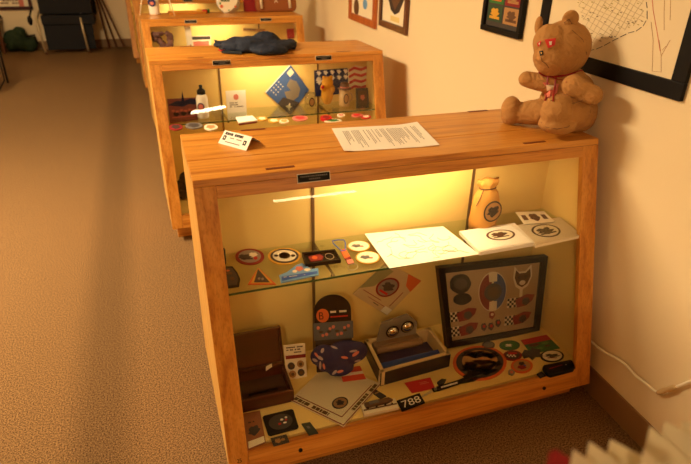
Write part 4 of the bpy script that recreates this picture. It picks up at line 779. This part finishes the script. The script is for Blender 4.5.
# lower deck of case 2: dark jackets
bs = loc(c2, -1.08, .02, ZD+.001); t = thing('dark_figurine_pile', bs, 'dark patterned cloth bundle low in the left corner of the second case', 'cloth'); mb = MB()
for i in range(6): mb.ball(bs+V((-.06+.03*(i % 3), .01*(i % 2), .03+.045*(i//2))), (.035, .03, .032))
for v_ in mb.v: v_.z = max(v_.z, ZD+.001)
blob(mb, 'cloth', BLKF, t, bs, .006, 2, .02, .03)
p = Flat('green_backdrop', L2([(0, 0), (1, 0), (1, 1), (0, 1)], 0), '', '', parent=c2)

# cap on the second case
TB = .8767
def cpt(q, h): return zp(q, TB+h)
b0 = cpt((254, 52), 0); t = thing('cloth_hat', b0, 'crumpled dark navy hat lying on top of the second case', 'hat'); mb = MB()
for q, h, rr_ in (((256, 45), .025, (.17, .09, .045)), ((266, 41), .045, (.075, .06, .05)), ((284, 46), .018, (.07, .06, .03)), ((240, 46), .025, (.1, .08, .045)), ((262, 47), .02, (.18, .09, .04)), ((226, 44.5), .012, (.07, .06, .022)), ((250, 44), .04, (.08, .06, .035)), ((270, 50), .02, (.1, .06, .03)), ((290, 43), .012, (.04, .05, .02))):
    mb.ball(cpt(q, h), rr_)
for v_ in mb.v: v_.z = max(v_.z, TB+.004)
cap = blob(mb, 'crown', mat('cap_navy', (14, 26, 48), .8, bump=.2), t, b0, .006, 8, .014, .035)
MB().tube([cpt((219, 50), .01), cpt((222, 51), .012), cpt((224, 50), .012)], .004, 8).out('strap_tag', RED, t, b0, True)
cv = [cpt((214, 41), .004), cpt((236, 46), .004), cpt((242, 54), .006), cpt((222, 53), .004)]
MB().prism(cv, (0, 0, .008)).out('visor', mat('cap_navy2', (18, 28, 38), .8), t, b0)

# ---------------------------------------------------------- third case contents and things on its top
def L3(qs, yl): return L2(qs, yl, c3)
p = Flat('white_board', L3([(184, 25), (190, 24), (193, 44), (187, 46)], .03), 'white upright board near the left end of the third case', 'board'); p.slab('board', WHITE, rect(0, 0, 1, 1), -.004, 0)
p.slab('board_edge', OFFW, rect(0, 0, .2, 1), 0, .001)
p = Flat('landscape_photo', L3([(190, 36), (211, 35.5), (211, 46), (192, 47)], .1), 'small landscape photograph in the third case', 'photograph'); cb = p.slab('photo_print', OFFW, rect(0, 0, 1, 1), -.002, 0); p.slab('dark_band', DGREY, rect(.03, .05, .97, .35), 0, .001, cb); p.slab('photo_lower', PINK, rect(.1, .5, .9, .95), 0, .001, cb)
p = Flat('banner_strip', L3([(243, 28), (265, 29), (265, 32), (243, 31)], Y2B-.002), 'narrow lettered strip on the back panel of the third case', 'strip'); cb = p.slab('strip', TAN, rect(0, 0, 1, 1), -.0, .001); p.lines('lettering', INK, .05, .2, .95, .8, 1, .001, .9, parent=cb)
p = Flat('red_card', L3([(286.5, 29), (294, 28.5), (294.5, 38), (287.5, 39)], Y2B-.002), 'plain red card on the back panel of the third case', 'card'); p.slab('card', RED, rect(0, 0, 1, 1), 0, .001); p.slab('card_edge', DRED, rect(0, .9, 1, 1), .001, .002)
bs = lp_(c3, (163, 45), .02); bs.z = zb; t = thing('mineral_cluster', bs, 'purplish cluster of rough stones in the left of the third case', 'stones'); mb = MB(); r = random.Random(4)
for i in range(34): mb.ball(bs+V((r.uniform(-.06, .07), r.uniform(-.02, .02), r.uniform(.01, .2))), (r.uniform(.014, .028),)*3, n=8, m=6)
for v_ in mb.v: v_.z = max(v_.z, zb)
blob(mb, 'stones', mat('mauve_stone', (110, 72, 66), .7, var=.3, vscale=60), t, bs, .006, 1, .01, .02)
bs = lp_(c3, (153, 46), -.02); bs.z = zb; t = thing('black_bowl', bs, 'small black bowl at the left end of the third case', 'bowl'); MB().lathe(bs, [(.02, 0), (.035, .015), (.036, .022), (.03, .022), (.02, .01)], 18).out('bowl', BLACK, t, bs, True)
# top of case 3
T3 = H+.0006
def t3(q):
    v_ = zp(q, T3); v_.y = min(v_.y, 3.58); return v_
bs = t3((155, 14.5)); t = thing('squeeze_bottle', bs, 'white bottle with round dark label standing on the third case', 'bottle')
MB().lathe(bs, [(.036, 0), (.04, .01), (.04, .15), (.03, .175), (.014, .19), (.014, .21)], 24).out('bottle_body', WHITE, t, bs, True); MB().lathe(bs, [(.017, .208), (.017, .235), (.01, .24)], 16).out('bottle_cap', OFFW, t, bs, True)
bf = Flat('e', [bs+f_*.041+r0*-.03+V((0, 0, .12)), bs+f_*.041+r0*.03+V((0, 0, .12)), bs+f_*.041+r0*.03+V((0, 0, .06)), bs+f_*.041+r0*-.03+V((0, 0, .06))], '', '', parent=t); bf.org = bs
e_ = bf.slab('label_ring', NAVY, ell(), 0, .0015); bf.slab('label_mark', PINK, ringshape(.25, .2, .5, .6, .2), .0015, .002, e_)
bs = t3((158, 14)); t = thing('wire_easel', bs, 'thin white wire stand around the white bottle on the third case', 'stand')
for a, b_ in (((140, 15.5), (143, -14)), ((175, 16), (164, -14))): 
    A0 = t3(a); A1 = on(b_, fh, fh.dot(A0)); MB().tube([A0, A1], .004, 8).out('stand_leg', OFFW, t, bs, True)
A1 = on((143, -14), fh, fh.dot(t3((140, 15.5)))); A2 = on((164, -14), fh, fh.dot(t3((175, 16)))); MB().tube([A1, A2], .004, 8).out('crossbar', OFFW, t, bs)
bs = t3((184, 13.6)); t = thing('wooden_tray', bs, 'shallow wooden tray on the third case beside the white bottle', 'tray')
A_b = [t3(q) for q in ((168, 12.7), (205, 11.6), (206, 13.8), (170, 15))]
MB().prism(A_b, (0, 0, .01)).out('tray_base', WX, t, bs); MB().tube([a+V((0, 0, .012)) for a in A_b+A_b[:1]], .006, 6).out('tray_rim', WX, t, bs)
bs = t3((229, 13)); t = thing('decorated_plate', bs, 'white round plate with green lettering and coloured dots standing on the third case', 'plate')
pc = bs+V((0, .02, .078)); ax = V((0, -.96, .28)); MB().lathe(pc, [(.05, 0), (.09, .008), (.092, .011), (.05, .005)], 32, ax).out('plate_disc', WHITE, t, bs, True)
ux, uy = V((1, 0, 0)), V((0, .28, .96)); pf = Flat('e', [pc+ax*.0095+uy*.09-ux*.09, pc+ax*.0095+uy*.09+ux*.09, pc+ax*.0095-uy*.09+ux*.09, pc+ax*.0095-uy*.09-ux*.09], '', '', parent=t); pf.org = bs
pd = pf.slab('plate_face', OFFW, ell(.5, .5, .47, .47), 0, .001); pf.slab('fruit_print', ORANGE, ringshape(.07, .07, .2, .68), .001, .002, pd); pf.slab('fruit_print', ORANGE, ringshape(.05, .05, .8, .7), .001, .002, pd); pf.many('leaf_print', GREEN, [ringshape(.04, .05, .15, .55), ringshape(.03, .03, .5, .85)], .001, .002, pd); pf.lines('lettering', mat('deep_green2', (40, 80, 40), .6), .2, .35, .85, .5, 1, .001, .9, parent=pd, fill=.9)
MB().box((bs.x-.03, bs.y-.005, T3), (bs.x+.03, bs.y+.05, T3+.006)).out('plate_rest', BLACK, t, bs)
bs = t3((249, 10.5)); t = thing('red_book', bs, 'dark red book standing on the third case behind the plate', 'book'); 
MB().box((bs.x-.055, bs.y, T3), (bs.x+.055, bs.y+.03, T3+.17)).out('cover', DRED, t, bs); MB().box((bs.x-.05, bs.y+.003, T3+.17), (bs.x+.05, bs.y+.027, T3+.171)).out('pages', OFFW, t, bs)
bs = t3((277, 12)); t = thing('brown_bag', bs, 'brown bag with two pale straps standing on the third case', 'bag')
bx = MB(); bx.prism([(bs.x-.15, bs.y, T3), (bs.x+.15, bs.y, T3), (bs.x+.17, bs.y, T3+.03), (bs.x+.16, bs.y, T3+.22), (bs.x-.16, bs.y, T3+.22), (bs.x-.17, bs.y, T3+.03)], (0, .09, 0)); bev(bx.out('bag_body', mat('bag_brown', (150, 86, 40), .7), t, bs), .015, 3)
for sx_ in (-.125, .11):
    MB().tube([(bs.x+sx_, bs.y-.006, T3+.03), (bs.x+sx_-.005, bs.y-.008, T3+.1), (bs.x+sx_, bs.y-.006, T3+.21)], .011, 8).out('strap', OFFW, t, bs, True)
v, f = glyphs('A'); MB().add([(bs.x-.02+.03*x, bs.y-.0015, T3+.1-.03*y) for x, y in v], f).out('letter', OFFW, t, bs)
for i, (x_, m, l) in enumerate(((198, GOLD, 'yellow toy block on the third case by the tray'), (206, GREEN, 'green toy block on the third case by the plate'), (203, RED, 'red toy block on the third case between yellow and green'))):
    bs = t3((x_, 11.4)); bs.y -= .02*i; t = thing('toy_block', bs, l, 'toy block', 'toy blocks on the third case'); bev(MB().box(bs+V((-.018, -.012, 0)), bs+V((.018, .012, .026))).out('block', m, t, bs), .004, 3)

# ---------------------------------------------------------- back of the room
def byp(q, y): return yp(q, y)
p = Flat('framed_certificate', [V((-3.3, YB-.002, .83)), V((-2.605, YB-.002, .83)), V((-2.605, YB-.002, .515)), V((-3.3, YB-.002, .515))], 'dark red framed print low on the back wall at the far left', 'framed picture')
p.many('frame', DKW, [rect(0, 0, 1, .14), rect(0, .86, 1, 1), rect(0, .14, .06, .86), rect(.94, .14, 1, .86)], 0, .02); q2 = p.slab('picture', OFFW, rect(.06, .14, .94, .86), 0, .008); p.lines('lettering', BROWN, .15, .4, .85, .8, 4, .008, .8, parent=q2); p.slab('coloured_panel', PINK, rect(.78, .3, .86, .86), .008, .01, q2)
# black chair with pale metal legs
la, lb = zp((46.5, 54.5), 0), zp((89, 53.5), 0); yy = (la.y+lb.y)/2; xa, xb = la.x, lb.x
t = thing('black_chair', V(((xa+xb)/2, yy, 0)), 'black upholstered chair with pale metal legs against the back wall', 'chair'); o_ = V(((xa+xb)/2, yy, 0))
for x in (xa, xb):
    l_ = MB().tube([(x, yy, .03), (x-.02, yy, .3), (x-.03, yy+.03, .44), (x-.03, yy+.4, .5)], .014, 10).out('leg', mat('pale_metal', (206, 188, 150), .35, .4), t, o_, True); MB().tube([(x+.01, yy-.03, .012), (x-.004, yy+.05, .03)], .018, 8).out('foot', BROWN, l_, o_)
    MB().tube([(x+.03, yy+.42, 0), (x+.03, yy+.40, .66)], .014, 10).out('leg', BLACK, t, o_, True)
bev(MB().box((xa+.02, yy+.03, .36), (xb+.14, yy+.42, .48)).out('seat', BLKF, t, o_), .02, 3); bev(MB().box((xa+.0, yy+.36, .45), (xb+.16, yy+.44, 1.0)).out('backrest', BLKF, t, o_), .02, 3)
MB().box((xa+.03, yy+.05, .05), (xb+.1, yy+.06, .47)).out('front_skirt', BLKF, t, o_)
MB().box((xa+.02, yy+.06, .5), (xb+.12, yy+.3, .86)).out('cushion', BLKF, t, o_)
MB().ball((xa-.1, yy-.01, .43), (.03, .03, .06)).tube([(xa-.1, yy, .46), (xa-.05, yy, .6)], .012, 8).out('adjusting_knob', BLACK, t, o_, True)
# easel leg
e0 = zp((110, 44), 0); e0.y = min(e0.y, YB-.1); t = thing('wooden_easel', e0, 'thin dark easel leaning beside the black chair at the back wall', 'easel'); 
MB().tube([e0, on((96, -2), fh, fh.dot(e0)), on((88, -30), fh, fh.dot(e0))], .012, 8).out('leg', WALNUT, t, e0); e1 = on((88, -30), fh, fh.dot(e0)); MB().tube([e1, V((e1.x+.3, e0.y-.02, .02))], .012, 8).out('leg', WALNUT, t, e0); MB().tube([e1, V((e1.x+.2, YB-.04, .01))], .012, 8).out('leg', WALNUT, t, e0)
# pile at the left
b0 = zp((22, 52), 0); t = thing('green_bag', b0, 'slumped green cloth bag on the carpet at the back wall', 'bag'); mb = MB()
for dx, dz_, rr_ in ((0, .12, (.15, .1, .12)), (.1, .1, (.1, .09, .11)), (-.08, .14, (.12, .1, .14)), (.02, .24, (.09, .07, .08))): mb.ball(b0+V((dx, .05, dz_)), rr_)
for v_ in mb.v: v_.z = max(v_.z, .002)
blob(mb, 'bag_body', mat('bag_green', (34, 56, 30), .8), t, b0, .015, 3, .06, .12); MB().tube([b0+V((.1, -.05, .2)), b0+V((.2, -.05, .22)), b0+V((.22, -.04, .1))], .015, 8).out('handle', BLACK, t, b0, True)
b0 = zp((3, 53), 0); b0.x -= .14; o_ = b0; t = thing('dark_side_table', b0, 'low dark table with cluttered shelf at the far left of the back wall', 'table')
bev(MB().box((b0.x-.6, b0.y-.05, .40), (b0.x+.2, b0.y+.3, .43)).out('table_top', DKW, t, o_), .004)
for dx in (-.58, .17):
    for dy in (-.04, .28): MB().box((b0.x+dx-.015, b0.y+dy-.015, 0), (b0.x+dx+.015, b0.y+dy+.015, .40)).out('leg', WALNUT, t, o_)
MB().box((b0.x-.6, b0.y-.03, .1), (b0.x+.2, b0.y+.28, .12)).out('lower_shelf', WALNUT, t, o_)
b1 = V((b0.x+.02, b0.y-.0, .431)); t = thing('dark_coat', b1, 'dark coat heaped on the low table at the back left', 'coat'); mb = MB()
for dx, dz_, rr_ in ((0, .03, (.14, .1, .05)), (-.15, .04, (.12, .1, .05)), (.1, .0, (.1, .1, .04))): mb.ball(b1+V((dx, .1, dz_)), rr_)
for v_ in mb.v: v_.z = max(v_.z, .4315)
blob(mb, 'coat', mat('coat_brown', (46, 30, 24), .9), t, b1, .015, 2, .05, .1)
for i, (dx, m, l, w) in enumerate(((-.12, TAN, 'tan book standing on the lower shelf of the dark table', .05), (-.04, RED, 'red book standing on the lower shelf of the dark table', .04), (.03, OFFW, 'white book standing on the lower shelf of the dark table', .02), (.08, BLACK, 'black book standing on the lower shelf of the dark table', .05))):
    b_ = V((b0.x+dx, b0.y-.01, .121)); t = thing('book', b_, l, 'book', 'books under the dark table'); MB().box(b_, b_+V((w, .15, .2+.02*i))).out('cover', m, t, b_); MB().box(b_+V((.004, .003, .2+.02*i)), b_+V((w-.004, .147, .201+.02*i))).out('pages', OFFW, t, b_)
# chair just out of frame on the left
cpos = zp((1, 92), 0); t = thing('wire_leg_chair', cpos, 'dark chair with thin metal leg at the left edge of the picture', 'chair'); o_ = cpos
for k, (dx, dy) in enumerate(((0, 0), (-.45, 0), (0, .4), (-.45, .4))):
    mb = MB(); bx_ = cpos+V((dx, dy, 0))
    if k == 0: mb.tube([on((-1, 60), fh, fh.dot(cpos)), on((3, 74), fh, fh.dot(cpos)), on((4.5, 80), fh, fh.dot(cpos)), on((1, 87), fh, fh.dot(cpos)), on((-2, 92), fh, fh.dot(cpos))+V((0, 0, 0))], .006, 8); 
    mb.tube([bx_+V((-.06 if k == 0 else 0, 0, .006)), bx_+V((-.06 if k == 0 else 0, 0, .46))], .01, 8); mb.out('leg', BLACK, t, o_, True)
bev(MB().box((cpos.x-.5, cpos.y-.02, .43), (cpos.x-.04, cpos.y+.42, .49)).out('seat', BLKF, t, o_), .02, 3); bev(MB().box((cpos.x-.5, cpos.y+.38, .55), (cpos.x-.04, cpos.y+.43, .95)).out('backrest', BLKF, t, o_), .02, 3)

# ---------------------------------------------------------- out-of-focus paper fan in the near corner
DF = .44
def nr(x, y, d=DF): return CP+ray((x, y))*d
LEAF = mat('cream_leaf', (214, 200, 164), .7)
def leaf(pts, d, i, lab):
    P_ = [nr(x, y, d) for x, y in pts]
    for k_ in range(len(P_)):
        if pts[k_][1] >= 500: P_[k_] = V((P_[k_].x, P_[k_].y, H+.001))
    c = sum(P_, V((0, 0, 0)))/len(P_); dd_ = ray((640, 440)).normalized()
    t = thing('paper_leaf', c, lab, 'paper sheet', 'cream pointed paper leaves in the near corner'); MB().prism(P_, dd_*.0012).out('sheet', LEAF, t, c)
pl_ = [((573, 449), (600, 468), (640, 500), (578, 500)), ((589, 441), (625, 466), (660, 500), (592, 500)), ((610, 439), (640, 455), (672, 470), (690, 500), (614, 500)), ((650, 426), (672, 444), (700, 470), (700, 500), (646, 500)), ((665, 421), (690, 434), (720, 455), (720, 500), (660, 500)), ((682, 421), (700, 424), (730, 440), (730, 500), (684, 500)), ((644, 448), (655, 460), (690, 480), (690, 500), (640, 500))]
ls = ['leftmost and lowest of the blurred cream paper points', 'second blurred cream paper point from the left', 'third blurred cream paper point, widest of the left cluster', 'blurred cream paper point just right of the gap over the baseboard', 'tallest blurred cream paper point of the right cluster', 'blurred cream paper point cut by the right edge of the picture', 'low blurred cream paper point in front of the tall ones']
for i, pts in enumerate(pl_): leaf(pts, DF+.012*(i if i < 6 else -1)+.0, i, ls[i])
c = nr(560, 470, .43); t = thing('red_flap', c, 'blurred dark red flap left of the cream paper points', 'flap'); MB().prism([(V((nr(x, y, .43).x, nr(x, y, .43).y, H+.001)) if y == 500 else nr(x, y, .43)) for x, y in ((549, 452), (556, 449), (570, 458), (574, 500), (545, 500))], ray((560, 470)).normalized()*.002).out('flap', DRED, t, c)
MB().prism([nr(x, y, .4295) for x, y in ((551, 475), (568, 475), (570, 480), (550, 480))], ray((560, 470)).normalized()*.0005).out('flap_fold', RED, t, c)
lp2 = V((-.625, -1.1, .93)); t = thing('added_streak_lamp', V((lp2.x, lp2.y, H)), 'added unseen tube lamp along the rear edge of the case beside the camera', 'lamp')  # added lamp, put here to make the streak in the nearest case's glass
MB().tube([(-.83, -1.1, .8955), (-.42, -1.1, .8975)], .006, 10).out('tube', TUBE4, t, V((lp2.x, lp2.y, H)))
for x in (-.835, -.415): MB().box((x-.01, -1.115, H+.0005), (x+.01, -1.085, .905)).out('end_bracket', OFFW, t, V((lp2.x, lp2.y, H)))

# ---------------------------------------------------------- ceiling lights
def clight(x, y, label, e, lx=.3, ly=1.2, em=True, rz=0):
    t = thing('ceiling_light', (x, y, ZC), label, 'ceiling light', 'fluorescent ceiling lights', rz)
    MB().box((-lx/2, -ly/2, -.06), (lx/2, ly/2, 0)).out('housing', OFFW, t)
    for dx in (-.07, .07): MB().tube([(dx, -ly/2+.03, -.078), (dx, ly/2-.03, -.078)], .013, 10).out('tube', TUBE2, t)
    Ld = bpy.data.lights.new('ceiling_lamp', 'AREA'); Ld.shape = 'RECTANGLE'; Ld.size = lx; Ld.size_y = ly; Ld.color = (1, .755, .455); Ld.energy = e
    lo = bpy.data.objects.new('ceiling_lamp', Ld); C.objects.link(lo); lo.parent = t; lo.location = (0, 0, -.1)
clight(-2.8, 1.35, 'ceiling light over the aisle beside the second case', 185)
clight(-2.6, -3.4, 'added fill light on the ceiling, behind and left of the camera', 44)  # unseen fill light, added to brighten things from the camera side
hx, hy, hz_ = -.395, -3.3, 1.9; t = thing('added_hanging_lamp', (hx, hy, hz_), 'added unseen tube lamp on two rods behind the camera', 'lamp')  # added lamp, hung here only for its reflection in the second case's glass
ha, hb2 = V((hx-.22, hy-.1, hz_)), V((hx+.22, hy+.1, hz_-.0)); HO = V((hx, hy, hz_))
MB().tube([ha, hb2], .02, 10).out('tube', TUBE3, t, HO); MB().tube([ha+V((0, 0, .035)), hb2+V((0, 0, .035))], .02, 8).out('housing', OFFW, t, HO)
for q in (ha, hb2): MB().tube([q+V((0, 0, .03)), V((q.x, q.y, ZC))], .004, 6).out('rod', OFFW, t, HO)
clight(-3.2, 4.9, 'ceiling light near the back wall', 18)
w = bpy.data.worlds.new('world'); bpy.context.scene.world = w; w.use_nodes = True; w.node_tree.nodes['Background'].inputs[0].default_value = (.02, .015, .01, 1)
for o in list(bpy.data.objects):
    if o.get('label') == '': 
        for k in ('label', 'category'):
            if k in o: del o[k]
